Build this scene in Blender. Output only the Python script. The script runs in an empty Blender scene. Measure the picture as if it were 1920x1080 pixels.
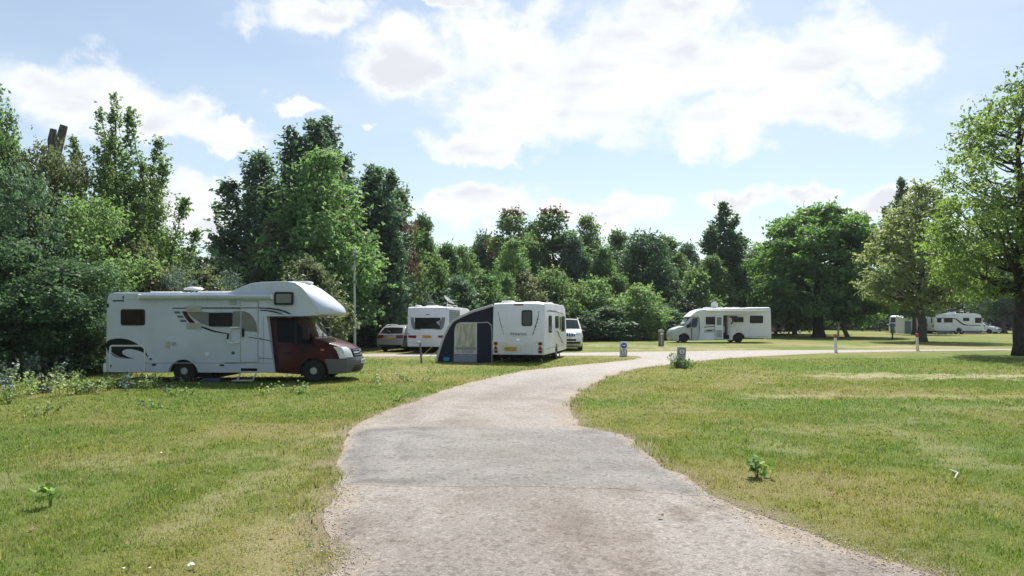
import bpy, bmesh, math
import numpy as np
from mathutils import Vector, Matrix

SC = bpy.context.scene
COL = SC.collection
PI = math.pi
R = math.radians
# ------------------------------------------------------------------ camera
F = 1280.0          # focal length in pixels of the 1920 px wide photograph
HZ = 602.0          # image row of the horizon
EYE = 1.75          # eye height, metres
cam_d = bpy.data.cameras.new('camera')
cam = bpy.data.objects.new('camera', cam_d)
COL.objects.link(cam)
cam.location = (0, 0, EYE)
cam.rotation_euler = (PI / 2, 0, 0)
cam_d.sensor_width = 36.0
cam_d.lens = 36.0 * F / 1920.0
cam_d.shift_y = (HZ - 540.0) / 1920.0
cam_d.clip_end = 6000.0
SC.camera = cam

def X(px, Y): return (px - 960.0) * Y / F           # world x of an image column at distance Y
def Z(py, Y): return EYE + (HZ - py) * Y / F        # world z of an image row at distance Y
def GY(py): return EYE * F / (py - HZ)              # distance of the ground at an image row
def G(px, py):
    y = GY(py)
    return (X(px, y), y)

# ------------------------------------------------------------------ exposure
SC.view_settings.view_transform = 'Standard'
SC.view_settings.look = 'None'
SC.view_settings.gamma = 1.0
SC.view_settings.exposure = 1.04
SC.view_settings.use_curve_mapping = False
SC.cycles.max_bounces = 8
SC.cycles.diffuse_bounces = 4
SC.cycles.transmission_bounces = 4
SC.cycles.transparent_max_bounces = 8
SC.cycles.caustics_reflective = False
SC.cycles.caustics_refractive = False
SC.cycles.sample_clamp_indirect = 6.0

# ------------------------------------------------------------------ sun
SUN_EL, SUN_AZ = 54.0, 14.0      # degrees; azimuth right of the view direction, the sun is ahead of us
sd = Vector((math.sin(R(SUN_AZ)) * math.cos(R(SUN_EL)), math.cos(R(SUN_AZ)) * math.cos(R(SUN_EL)), math.sin(R(SUN_EL))))
sun_d = bpy.data.lights.new('sun', 'SUN')
sun_d.energy = 4.1
sun_d.angle = R(0.55)
sun_d.color = (1.0, 0.95, 0.86)
sun = bpy.data.objects.new('sun', sun_d)
COL.objects.link(sun)
sun.location = (10, 40, 60)
sun.rotation_euler = sd.to_track_quat('Z', 'Y').to_euler()

# ------------------------------------------------------------------ node helpers
def nn(nt, typ, **kw):
    n = nt.nodes.new(typ)
    for k, v in kw.items():
        if k.startswith('i_'):
            n.inputs[k[2:].replace('_', ' ')].default_value = v
        else:
            setattr(n, k, v)
    return n
def lk(nt, a, b): nt.links.new(a, b)
def mth(nt, op, a, b=None, c=None, clamp=False):
    n = nt.nodes.new('ShaderNodeMath'); n.operation = op; n.use_clamp = clamp
    for i, v in enumerate((a, b, c)):
        if v is None: continue
        if isinstance(v, (int, float)): n.inputs[i].default_value = v
        else: nt.links.new(v, n.inputs[i])
    return n.outputs[0]
def vmt(nt, op, a, b=None):
    n = nt.nodes.new('ShaderNodeVectorMath'); n.operation = op
    for i, v in enumerate((a, b)):
        if v is None: continue
        if isinstance(v, (tuple, list)): n.inputs[i].default_value = v
        else: nt.links.new(v, n.inputs[i])
    return n.outputs['Value'] if op in ('LENGTH', 'DOT_PRODUCT', 'DISTANCE') else n.outputs[0]
def mixc(nt, fac, a, b, mode='MIX'):
    n = nt.nodes.new('ShaderNodeMix'); n.data_type = 'RGBA'; n.blend_type = mode
    for key, v in (('Factor', fac), ('A', a), ('B', b)):
        s = [q for q in n.inputs if q.name == key and q.type == ('VALUE' if key == 'Factor' else 'RGBA')][0]
        if isinstance(v, (int, float)): s.default_value = v
        elif isinstance(v, (tuple, list)): s.default_value = (*v[:3], 1)
        else: nt.links.new(v, s)
    return [q for q in n.outputs if q.type == 'RGBA'][0]
def smooth(nt, v, a, b, lo=0.0, hi=1.0):
    n = nt.nodes.new('ShaderNodeMapRange'); n.interpolation_type = 'SMOOTHSTEP'
    nt.links.new(v, n.inputs[0])
    n.inputs[1].default_value = a; n.inputs[2].default_value = b
    n.inputs[3].default_value = lo; n.inputs[4].default_value = hi
    return n.outputs[0]
def noise(nt, vec, scale, detail=4.0, rough=0.55, dist=0.0, out='Fac', w=None):
    n = nt.nodes.new('ShaderNodeTexNoise')
    n.inputs['Scale'].default_value = scale; n.inputs['Detail'].default_value = detail
    n.inputs['Roughness'].default_value = rough; n.inputs['Distortion'].default_value = dist
    if vec is not None: nt.links.new(vec, n.inputs['Vector'])
    return n.outputs[out]

# ------------------------------------------------------------------ world: sky with cumulus
world = bpy.data.worlds.new('World'); SC.world = world; world.use_nodes = True
nt = world.node_tree; nt.nodes.clear()
SKY_STRENGTH = 0.11
sky = nn(nt, 'ShaderNodeTexSky')
sky.sky_type = 'NISHITA'; sky.sun_disc = False
sky.sun_elevation = R(SUN_EL); sky.sun_rotation = R(SUN_AZ)
sky.altitude = 50; sky.air_density = 1.0; sky.dust_density = 0.7; sky.ozone_density = 1.6
tc = nn(nt, 'ShaderNodeTexCoord')
d0 = tc.outputs['Generated']
wr = nn(nt, 'ShaderNodeVectorMath', operation='SUBTRACT'); wr.inputs[1].default_value = (0.5, 0.5, 0.5)
lk(nt, noise(nt, d0, 9.0, 5.0, 0.6, out='Color'), wr.inputs[0])
wv = vmt(nt, 'MULTIPLY', wr.outputs[0], (0.19, 0.19, 0.13))
d1 = vmt(nt, 'ADD', d0, wv)
CLOUDS = [(1200, 128, 330, 88), (1500, 108, 250, 82), (1050, 198, 280, 84), (1460, 226, 270, 58), (950, 75, 120, 66), (745, 112, 120, 52),
          (1310, 24, 130, 50), (1670, 108, 130, 62), (590, 26, 150, 44), (820, 14, 100, 18), (180, 190, 165, 76), (290, 222, 110, 52), (430, 258, 84, 26),
          (380, 390, 120, 76), (920, 384, 170, 42), (1110, 402, 150, 34), (1390, 364, 100, 30), (1515, 362, 54, 22), (1640, 384, 90, 36),
          (555, 200, 60, 20), (678, 238, 36, 14), (900, 265, 160, 34)]
tot = None
for (px, py, rx, ry) in CLOUDS:
    c = Vector(((px - 960) / F, 1.0, (HZ - py) / F)); L = c.length; c.normalize()
    e = vmt(nt, 'SUBTRACT', d1, tuple(c))
    k = L * F
    e = vmt(nt, 'MULTIPLY', e, (k / rx, k / rx * 0.7, k / ry))
    q = mth(nt, 'SUBTRACT', 1.06, vmt(nt, 'LENGTH', e))
    q = mth(nt, 'MAXIMUM', q, -0.5)
    tot = q if tot is None else mth(nt, 'SMOOTH_MAX', tot, q, 0.25)
dn = vmt(nt, 'MULTIPLY', d0, (1.0, 1.0, 1.9))
f1 = noise(nt, dn, 7.0, 8.0, 0.62)
f0 = noise(nt, vmt(nt, 'ADD', dn, (3.1, 0.35, 1.7)), 2.3, 3.0, 0.5)
elsewhere = mth(nt, 'MULTIPLY', mth(nt, 'SUBTRACT', f0, 0.70), 4.0)     # the same cumulus cover all round
dens = mth(nt, 'MAXIMUM', tot, elsewhere)
dens = mth(nt, 'ADD', dens, mth(nt, 'MULTIPLY', mth(nt, 'SUBTRACT', f1, 0.51), 1.75))
alpha = smooth(nt, dens, 0.0, 0.60)
thick = smooth(nt, dens, 0.30, 0.85)
shade = noise(nt, vmt(nt, 'MULTIPLY', vmt(nt, 'ADD', d0, (0.0, 0.0, 0.02)), (1, 1, 2.6)), 8.0, 4.0, 0.5)
grey = mth(nt, 'MULTIPLY', thick, smooth(nt, shade, 0.36, 0.66))
ccol = mixc(nt, grey, (4.75, 4.8, 4.9), (3.65, 3.75, 3.98))
veil = smooth(nt, noise(nt, vmt(nt, 'MULTIPLY', d0, (1, 1, 3)), 3.0, 4.0, 0.55), 0.35, 0.75, 0.22, 0.5)
haze_sky = mixc(nt, veil, mixc(nt, 1.0, sky.outputs[0], (0.70, 0.68, 0.625), 'MULTIPLY'), (3.75, 4.12, 4.5))
lookc = mixc(nt, mth(nt, 'MULTIPLY', alpha, 0.96), haze_sky, ccol)
bg = nn(nt, 'ShaderNodeBackground'); bg.inputs['Strength'].default_value = SKY_STRENGTH
lk(nt, lookc, bg.inputs['Color'])
ow = nn(nt, 'ShaderNodeOutputWorld'); lk(nt, bg.outputs[0], ow.inputs['Surface'])
world.cycles.sampling_method = 'MANUAL'; world.cycles.sample_map_resolution = 512

# ------------------------------------------------------------------ object helpers
def tag(o, label=None, cat=None, group=None, kind=None):
    if label: o['label'] = label
    if cat: o['category'] = cat
    if group: o['group'] = group
    if kind: o['kind'] = kind
    return o
def link(name, me, mat=None, parent=None):
    o = bpy.data.objects.new(name, me); COL.objects.link(o)
    if parent is not None: o.parent = parent
    if mat is not None:
        for m in (mat if isinstance(mat, (list, tuple)) else [mat]): me.materials.append(m)
    return o
def empty(name, loc=(0, 0, 0), rz=0.0, label=None, cat=None, group=None, parent=None):
    o = bpy.data.objects.new(name, None); COL.objects.link(o)
    o.empty_display_size = 0.2
    o.location = loc; o.rotation_euler = (0, 0, rz)
    if parent is not None: o.parent = parent
    return tag(o, label, cat, group)
def copy_tree(o, parent=None):
    c = o.copy(); COL.objects.link(c)
    if parent is not None: c.parent = parent
    for ch in list(o.children): copy_tree(ch, c)
    return c
def mesh_np(name, verts, faces, smooth_=False):
    """verts (n,3), faces (m,k) arrays"""
    me = bpy.data.meshes.new(name)
    verts = np.asarray(verts, np.float32); faces = np.asarray(faces, np.int32)
    m, k = faces.shape
    me.vertices.add(len(verts)); me.vertices.foreach_set('co', verts.ravel())
    me.loops.add(m * k); me.loops.foreach_set('vertex_index', faces.ravel())
    me.polygons.add(m)
    me.polygons.foreach_set('loop_start', np.arange(0, m * k, k, dtype=np.int32))
    if smooth_: me.polygons.foreach_set('use_smooth', np.ones(m, bool))
    me.update(calc_edges=True)
    return me
def fattr(me, name, vals, domain='FACE'):
    a = me.attributes.new(name, 'FLOAT', domain); a.data.foreach_set('value', np.asarray(vals, np.float32).ravel())
def cattr(me, name, cols):
    a = me.attributes.new(name, 'FLOAT_COLOR', 'POINT')
    c = np.ones((len(cols), 4), np.float32); c[:, :3] = cols
    a.data.foreach_set('color', c.ravel())

class MB:
    """collects shapes into one mesh"""
    def __init__(s): s.bm = bmesh.new()
    def box(s, lo, hi, bev=0.0, seg=1):
        lo, hi = Vector(lo), Vector(hi)
        r = bmesh.ops.create_cube(s.bm, size=1.0)
        for v in r['verts']:
            v.co = Vector(((v.co.x + .5) * (hi.x - lo.x) + lo.x, (v.co.y + .5) * (hi.y - lo.y) + lo.y, (v.co.z + .5) * (hi.z - lo.z) + lo.z))
        if bev > 0:
            es = list({e for v in r['verts'] for e in v.link_edges})
            bmesh.ops.bevel(s.bm, geom=es, offset=bev, segments=seg, affect='EDGES', profile=0.5)
        return s
    def prism(s, pts, vec, bev=0.0):
        """pts: list of 3d points (planar polygon); extruded by vec"""
        vec = Vector(vec)
        a = [s.bm.verts.new(Vector(p)) for p in pts]; b = [s.bm.verts.new(Vector(p) + vec) for p in pts]
        n = len(a); fs = [s.bm.faces.new(a[::-1]), s.bm.faces.new(b)]
        for i in range(n): fs.append(s.bm.faces.new((a[i], a[(i + 1) % n], b[(i + 1) % n], b[i])))
        bmesh.ops.recalc_face_normals(s.bm, faces=fs)
        if bev > 0:
            es = list({e for f in fs[:2] for e in f.edges})
            bmesh.ops.bevel(s.bm, geom=es, offset=bev, segments=2, affect='EDGES', profile=0.6, clamp_overlap=True)
        return s
    def tube(s, pts, rad, n=8, cap=True, closed=False):
        pts = [Vector(p) for p in pts]; m = len(pts)
        rs = rad if isinstance(rad, (list, tuple)) else [rad] * m
        rings = []; up = Vector((0.31, 0.17, 0.93)).normalized(); prev = None
        for i, p in enumerate(pts):
            if closed: t = pts[(i + 1) % m] - pts[i - 1]
            else: t = pts[min(i + 1, m - 1)] - pts[max(i - 1, 0)]
            t.normalize()
            a = t.cross(up if prev is None else prev.cross(t) if False else up)
            if a.length < 1e-3: a = t.cross(Vector((1, 0, 0)))
            a.normalize(); b = t.cross(a)
            rings.append([s.bm.verts.new(p + (a * math.cos(2 * PI * k / n) + b * math.sin(2 * PI * k / n)) * rs[i]) for k in range(n)])
        fs = []
        for i in range(m if closed else m - 1):
            A, B = rings[i], rings[(i + 1) % m]
            for k in range(n):
                fs.append(s.bm.faces.new((A[k], A[(k + 1) % n], B[(k + 1) % n], B[k])))
        if cap and not closed:
            fs.append(s.bm.faces.new(rings[0][::-1])); fs.append(s.bm.faces.new(rings[-1]))
        for f in fs: f.smooth = True
        return s
    def lathe(s, prof, n=24, axis='y', center=(0, 0, 0), cap=True):
        """prof: list of (radius, offset along axis); revolve"""
        c = Vector(center); rings = []
        for r_, h in prof:
            ring = []
            for k in range(n):
                a = 2 * PI * k / n
                if axis == 'y': v = Vector((r_ * math.cos(a), h, r_ * math.sin(a)))
                elif axis == 'z': v = Vector((r_ * math.cos(a), r_ * math.sin(a), h))
                else: v = Vector((h, r_ * math.cos(a), r_ * math.sin(a)))
                ring.append(s.bm.verts.new(c + v))
            rings.append(ring)
        fs = []
        for i in range(len(rings) - 1):
            for k in range(n):
                fs.append(s.bm.faces.new((rings[i][k], rings[i][(k + 1) % n], rings[i + 1][(k + 1) % n], rings[i + 1][k])))
        if cap: fs.append(s.bm.faces.new(rings[0])); fs.append(s.bm.faces.new(rings[-1]))
        bmesh.ops.recalc_face_normals(s.bm, faces=fs)
        for f in fs: f.smooth = True
        return s
    def build(s, name, mat=None, parent=None, sharp=35):
        me = bpy.data.meshes.new(name)
        s.bm.to_mesh(me); s.bm.free()
        me.polygons.foreach_set('use_smooth', np.ones(len(me.polygons), bool))
        me.set_sharp_from_angle(angle=R(sharp))
        return link(name, me, mat, parent)

# ------------------------------------------------------------------ numpy noise
def _hash(ix, iy, seed):
    h = (ix.astype(np.int64) * 374761393 + iy.astype(np.int64) * 668265263 + seed * 974634777) & 0xFFFFFFFF
    h = ((h ^ (h >> 13)) * 1274126177) & 0xFFFFFFFF
    return ((h ^ (h >> 16)) & 0xFFFF) / 65535.0
def vnoise(x, y, seed):
    ix, iy = np.floor(x), np.floor(y); fx, fy = x - ix, y - iy
    fx = fx * fx * (3 - 2 * fx); fy = fy * fy * (3 - 2 * fy)
    ix = ix.astype(np.int64); iy = iy.astype(np.int64)
    a = _hash(ix, iy, seed); b = _hash(ix + 1, iy, seed); c = _hash(ix, iy + 1, seed); d = _hash(ix + 1, iy + 1, seed)
    return (a * (1 - fx) + b * fx) * (1 - fy) + (c * (1 - fx) + d * fx) * fy
def fbm(x, y, seed, octv=4):
    v = 0; a = 0.5; t = 0
    for o in range(octv):
        v = v + a * vnoise(x * 2 ** o + 17.3 * o, y * 2 ** o - 9.1 * o, seed + o); t += a; a *= 0.55
    return v / t
def sstep(x, a, b):
    t = np.clip((x - a) / (b - a), 0, 1); return t * t * (3 - 2 * t)

# ------------------------------------------------------------------ materials
MATS = {}
def pbr(name, col, rough=0.5, metal=0.0, spec=0.5, coat=0.0, var=0.0, vscale=3.0, dirt=None, bump=0.0, bscale=60.0):
    if name in MATS: return MATS[name]
    m = bpy.data.materials.new(name); m.use_nodes = True; t = m.node_tree
    b = t.nodes['Principled BSDF']
    b.inputs['Base Color'].default_value = (*col, 1); b.inputs['Roughness'].default_value = rough
    b.inputs['Metallic'].default_value = metal; b.inputs['Specular IOR Level'].default_value = spec
    b.inputs['Coat Weight'].default_value = coat; b.inputs['Coat Roughness'].default_value = 0.08
    if var > 0 or dirt:
        tcn = nn(t, 'ShaderNodeTexCoord')
        f = noise(t, tcn.outputs['Object'], vscale, 5, 0.6)
        c = mixc(t, smooth(t, f, 0.3, 0.7), tuple(x * (1 - var) for x in col), tuple(min(1, x * (1 + var * 0.6)) for x in col))
        if dirt:
            mp = nn(t, 'ShaderNodeMapping'); mp.inputs['Scale'].default_value = (1.0, 1.0, 0.22)
            lk(t, tcn.outputs['Object'], mp.inputs[0])
            f2 = noise(t, mp.outputs[0], vscale * 4, 5, 0.65)
            c = mixc(t, smooth(t, f2, 0.5, 0.82, 0, dirt[3]), c, dirt[:3])
        lk(t, c, b.inputs['Base Color'])
        lk(t, smooth(t, f, 0.3, 0.7, rough * 0.85, min(1, rough * 1.15)), b.inputs['Roughness'])
    if bump > 0:
        tcn = nn(t, 'ShaderNodeTexCoord')
        bp = nn(t, 'ShaderNodeBump'); bp.inputs['Strength'].default_value = bump; bp.inputs['Distance'].default_value = 0.01
        lk(t, noise(t, tcn.outputs['Object'], bscale, 4, 0.6), bp.inputs['Height']); lk(t, bp.outputs[0], b.inputs['Normal'])
    MATS[name] = m
    return m
# ================================================================== ground, road, grass
LEFT = [(625, 1080), (622, 1030), (616, 985), (612, 955), (622, 925), (633, 905), (627, 868), (640, 838), (663, 803), (690, 786), (720, 770), (773, 754), (822, 736), (865, 722),
        (908, 711), (985, 695), (1060, 687), (1130, 680.5), (1185, 675), (1204, 671), (1196, 668), (1160, 667), (1065, 667), (900, 667.5), (760, 668.5), (640, 669)]
RIGHT = [(1758, 1080), (1685, 1055.6), (1604, 1031), (1510, 998.6), (1400, 960), (1338, 931), (1301, 905), (1244, 876), (1200, 840), (1171, 815), (1122, 807), (1090, 799),
         (1069, 766), (1074, 748), (1098, 727.6), (1143, 705), (1195, 691), (1244, 685.6), (1285, 680), (1338, 674.6), (1407, 669), (1500, 664.5), (1560, 661.8), (1720, 658.6), (1920, 656.6)]
left = [(-3.0, -12.0), (-1.9, -3.0), (-1.3, 2.0)] + [G(*p) for p in LEFT] + [(-20, GY(669.5)), (-45, GY(669.5))]
right = [(5.2, -12.0), (4.6, -3.0), (3.5, 2.6)] + [G(*p) for p in RIGHT] + [(62, GY(655)), (110, GY(652))]
far = [(110, GY(648.5)), (62, GY(652)), G(1920, 654.4), G(1700, 655.6), G(1500, 656.6), G(1358, 657.2), G(1290, 658.3), G(1204, 659.6), G(1065, 661.6), (-5, GY(663.4)), (-20, GY(665)), (-45, GY(665.3))]
outline = right + far + left[::-1]
def refine(poly, step, jit, seed, closed=True):
    out = []
    n = len(poly); rng = np.random.default_rng(seed)
    for i in range(n if closed else n - 1):
        a = np.array(poly[i]); b = np.array(poly[(i + 1) % n]); L = np.linalg.norm(b - a)
        dist = max(4.0, 0.5 * (a[1] + b[1])); st = step * dist / 6.0
        k = max(1, int(L / st)); nrm = np.array((-(b - a)[1], (b - a)[0])) / max(L, 1e-6)
        for j in range(k):
            t = j / k; p = a + (b - a) * t
            w = (vnoise(np.array([p[0] * 2.6]), np.array([p[1] * 2.6]), seed)[0] - .5) * 2.2 + (vnoise(np.array([p[0] * 11.]), np.array([p[1] * 11.]), seed + 3)[0] - .5) * 1.2
            out.append(tuple(p + nrm * w * jit))
    return out
def catmull(pts, n=4):
    P = [np.array(p, float) for p in pts]; out = []
    for i in range(len(P) - 1):
        p0 = P[max(i - 1, 0)]; p1 = P[i]; p2 = P[i + 1]; p3 = P[min(i + 2, len(P) - 1)]
        for k in range(n):
            t = k / n
            out.append(0.5 * ((2 * p1) + (p2 - p0) * t + (2 * p0 - 5 * p1 + 4 * p2 - p3) * t * t + (3 * p1 - p0 - 3 * p2 + p3) * t ** 3))
    out.append(P[-1]); return [tuple(p) for p in out]
outline_s = refine(right + far + left[::-1], 0.09, 0.045, 5)
def in_poly(x, y, poly):
    P = np.array(poly); inside = np.zeros(x.shape, bool)
    x1, y1 = P[:, 0], P[:, 1]; x2, y2 = np.roll(x1, -1), np.roll(y1, -1)
    for a, b, c, d in zip(x1, y1, x2, y2):
        if b == d: continue
        cond = (b > y) != (d > y)
        inside ^= cond & (x < (c - a) * (y - b) / (d - b) + a)
    return inside
def dist_poly(x, y, poly):
    P = np.array(poly); D = np.full(x.shape, 1e9)
    for i in range(len(P)):
        a = P[i]; b = P[(i + 1) % len(P)]; ab = b - a; l2 = max(ab @ ab, 1e-9)
        t = np.clip(((x - a[0]) * ab[0] + (y - a[1]) * ab[1]) / l2, 0, 1)
        D = np.minimum(D, (x - a[0] - t * ab[0]) ** 2 + (y - a[1] - t * ab[1]) ** 2)
    return np.sqrt(D)

# worn and dry places in the turf, as strips on the ground: (ground point a, ground point b, half width, strength)
STRIPS = [(G(1570, 705), G(1960, 706), 0.95, 1.0), (G(1420, 742), G(1640, 741), 0.5, 0.7), (G(1640, 741), G(1960, 744), 0.5, 0.55),
          (G(300, 1000), G(600, 845), 0.30, 0.42), (G(560, 830), G(650, 815), 0.35, 0.7), (G(1690, 800), G(1810, 870), 0.42, 0.4), (G(1440, 805), G(1760, 790), 0.5, 0.3), (G(1500, 850), G(1400, 805), .4, .35),
          (G(100, 870), G(480, 850), 0.35, 0.35), (G(540, 690), G(800, 690), 1.2, 0.3), (G(700, 672), G(800, 672), 0.9, 0.5), (G(1150, 648), G(1300, 650), 2.5, 0.55), (G(1200, 655), G(1420, 654), 1.4, 0.8),
          (G(1600, 650), G(1790, 652), 2.6, 0.75), (G(1440, 645), G(1560, 648), 2.6, 0.45), (G(1700, 770), G(1920, 765), 0.6, 0.3), (G(0, 905), G(240, 870), .5, .35), (G(540, 1070), G(600, 930), .45, .5), (G(1100, 636), G(1250, 640), 4, .4)]
C_GREEN = np.array((0.132, 0.196, 0.043)); C_LUSH = np.array((0.092, 0.168, 0.030)); C_YEL = np.array((0.218, 0.228, 0.068)); C_DRY = np.array((0.290, 0.250, 0.125)); C_STRAW = np.array((0.43, 0.38, 0.252)); C_EARTH = np.array((0.31, 0.255, 0.19))
def turf(x, y, drd):
    """pigment of the turf at ground points; drd = distance from the road's edge"""
    f1 = fbm(x * 0.55, y * 0.55, 11, 5); f2 = fbm(x * 1.7, y * 1.7, 23, 4); f3 = fbm(x * 0.16, y * 0.16, 31, 3); f4 = fbm(x * 5.0, y * 5.0, 43, 2)
    c = C_GREEN + (C_YEL - C_GREEN) * sstep(f1 * .55 + f3 * .45, 0.34, 0.62)[..., None]
    c = c + (C_LUSH - c) * (sstep(f2, 0.55, 0.75) * 0.6)[..., None]
    dry = sstep(f1 * .45 + f2 * .3 + f3 * .25, 0.50, 0.68) * 0.75
    strip = np.zeros_like(x)
    for a, b, w, s in STRIPS:
        a = np.array(a); b = np.array(b); ab = b - a; t = np.clip(((x - a[0]) * ab[0] + (y - a[1]) * ab[1]) / (ab @ ab), 0, 1)
        d = np.hypot(x - a[0] - t * ab[0], y - a[1] - t * ab[1])
        strip = np.maximum(strip, s * (1 - sstep(d + (f2 - .5) * w * 3.4 + (f4 - .5) * w * 1.6, w * 0.25, w * 1.25)))
    edge = 1 - sstep(drd + (f2 - .5) * 0.5 + (f4 - .5) * .3, 0.0, 0.30)
    c = c + (C_DRY - c) * dry[..., None]
    c = c + (C_STRAW - c) * (strip * (0.55 + 0.45 * sstep(f4, .3, .6)))[..., None]
    c = c + (C_EARTH - c) * (edge * 0.8)[..., None]
    return c, np.clip(strip + edge * 0.8, 0, 1), dry

def axis(fine_lo, fine_hi, step, lo, hi, grow):
    a = list(np.arange(fine_lo, fine_hi + 1e-6, step)); s = step
    while a[-1] < hi: s *= grow; a.append(a[-1] + s)
    s = step
    while a[0] > lo: s *= grow; a.insert(0, a[0] - s)
    return np.array(a)
gx = axis(-15, 22, 0.16, -900, 900, 1.16); gy = axis(3.2, 34, 0.16, -120, 1600, 1.10)
XX, YY = np.meshgrid(gx, gy); xs, ys = XX.ravel(), YY.ravel()
near = (ys < 70) & (np.abs(xs) < 80)
drd = np.full(xs.shape, 50.0); ins = np.zeros(xs.shape, bool)
drd[near] = dist_poly(xs[near], ys[near], outline_s); ins[near] = in_poly(xs[near], ys[near], outline_s)
col, bare, dry = turf(xs, ys, np.where(ins, 0, drd))
und = (fbm(xs * 0.7, ys * 0.7, 77, 3) - 0.5) * 0.045 + (fbm(xs * 4.0, ys * 4.0, 79, 2) - 0.5) * 0.02
zz = und * sstep(np.where(ins, 0, drd), 0.05, 1.2) * (ys < 60) - 0.0
zz[ins & (drd > 0.35)] = -0.05; zz[ins & (drd <= 0.35)] = 0.0
nx, ny = len(gx), len(gy)
ii, jj = np.meshgrid(np.arange(nx - 1), np.arange(ny - 1)); q = (jj * nx + ii).ravel()
me = mesh_np('lawn', np.stack([xs, ys, zz], 1), np.stack([q, q + 1, q + nx + 1, q + nx], 1), True)
cattr(me, 'pigment', col)
def soil_mat():
    m = bpy.data.materials.new('turf'); m.use_nodes = True; t = m.node_tree; b = t.nodes['Principled BSDF']
    at = nn(t, 'ShaderNodeAttribute', attribute_name='pigment'); ge = nn(t, 'ShaderNodeNewGeometry')
    p = ge.outputs['Position']
    f = noise(t, p, 26, 5, 0.7); g = noise(t, p, 3.5, 4, 0.6)
    c = mixc(t, smooth(t, f, 0.30, 0.70, 0.0, 0.8), at.outputs['Color'], mixc(t, 0.5, at.outputs['Color'], (0.030, 0.034, 0.012)))
    c = mixc(t, smooth(t, g, 0.45, 0.75, 0, 0.45), c, (0.19, 0.16, 0.065))
    lk(t, c, b.inputs['Base Color']); b.inputs['Roughness'].default_value = 0.9; b.inputs['Specular IOR Level'].default_value = 0.1
    bp = nn(t, 'ShaderNodeBump'); bp.inputs['Strength'].default_value = 0.9; bp.inputs['Distance'].default_value = 0.05
    lk(t, noise(t, p, 34, 4, 0.7), bp.inputs['Height']); lk(t, bp.outputs[0], b.inputs['Normal'])
    return m
lawn = link('lawn', me, soil_mat()); tag(lawn, kind='structure')

# ---- road: chipped tarmac sheet with a ragged, crumbling edge
from mathutils.geometry import delaunay_2d_cdt
def fill_sheet(name, poly, z, mat, skirt, pig, step=0.13):
    P = [Vector(p) for p in poly]; n = len(P); A = np.array(poly); g = np.random.default_rng(4)
    pts = []
    y = A[:, 1].min()
    while y < min(A[:, 1].max(), 60):
        st = step * max(1.0, abs(y) / 6.0); xr = np.arange(max(A[:, 0].min(), -30), min(A[:, 0].max(), 45), st)
        pts.append(np.stack([xr + g.uniform(-.3, .3, len(xr)) * st, np.full(len(xr), y) + g.uniform(-.3, .3, len(xr)) * st], 1)); y += st
    Q = np.concatenate(pts); Q = Q[in_poly(Q[:, 0], Q[:, 1], poly)]; Q = Q[dist_poly(Q[:, 0], Q[:, 1], poly) > 0.05]
    vs, es, fs, *_ = delaunay_2d_cdt(P + [Vector(q) for q in Q], [(i, (i + 1) % n) for i in range(n)], [list(range(n))], 1, 1e-5)
    V = np.array([(v.x, v.y) for v in vs]); d = dist_poly(V[:, 0], V[:, 1], poly)
    me = bpy.data.meshes.new(name)
    nv = len(V); lo = [(p.x, p.y, z - skirt) for p in P]
    hump = (fbm(V[:, 0] * .8, V[:, 1] * .8, 61, 3) - .5) * 0.02 * sstep(dist_poly(V[:, 0], V[:, 1], outline_s), .02, .6)
    me.from_pydata([(a[0], a[1], z + h) for a, h in zip(V, hump)], [], [tuple(f) for f in fs])
    me.polygons.foreach_set('use_smooth', np.ones(len(me.polygons), bool))
    cattr(me, 'pigment', pig(V[:, 0], V[:, 1], d))
    return link(name, me, mat)
T_BASE = np.array((0.214, 0.194, 0.178)); T_LIGHT = np.array((0.270, 0.248, 0.231)); T_BROWN = np.array((0.152, 0.128, 0.112)); T_GREY = np.array((0.178, 0.171, 0.164))
def tarmac(x, y, d):
    f1 = fbm(x * .9, y * .45, 201, 5); f2 = fbm(x * 2.2, y * 1.1, 207, 4); f3 = fbm(x * 7, y * 7, 213, 3)
    c = T_BASE + (T_LIGHT - T_BASE) * sstep(f1, .38, .62)[:, None]
    c = c + (T_BROWN - c) * (sstep(f2 * .6 + f1 * .1 + f3 * .3, .54, .68) * .75)[:, None]
    mid = 0.5 * (np.interp(y, [p[1] for p in left[:20]], [p[0] for p in left[:20]]) + np.interp(y, [p[1] for p in right[:20]], [p[0] for p in right[:20]]))
    tr = np.exp(-((np.abs(x - mid) - 0.78) / 0.28) ** 2)                       # wheel tracks, polished paler
    c = c + (T_LIGHT * 1.06 - c) * (tr * .45 * sstep(f2, .25, .6))[:, None]
    ctr = np.exp(-((x - mid - .1) / 0.35) ** 2)
    c = c + (T_BROWN * 1.15 - c) * (ctr * .35 * sstep(f2, .4, .65))[:, None]
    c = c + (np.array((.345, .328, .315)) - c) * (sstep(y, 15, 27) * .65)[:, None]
    e = 1 - sstep(d + (f2 - .5) * .5 + (f3 - .5) * .3, .02, .38)
    c = c + (C_EARTH * .92 - c) * (e * .65)[:, None]
    return c
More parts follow.
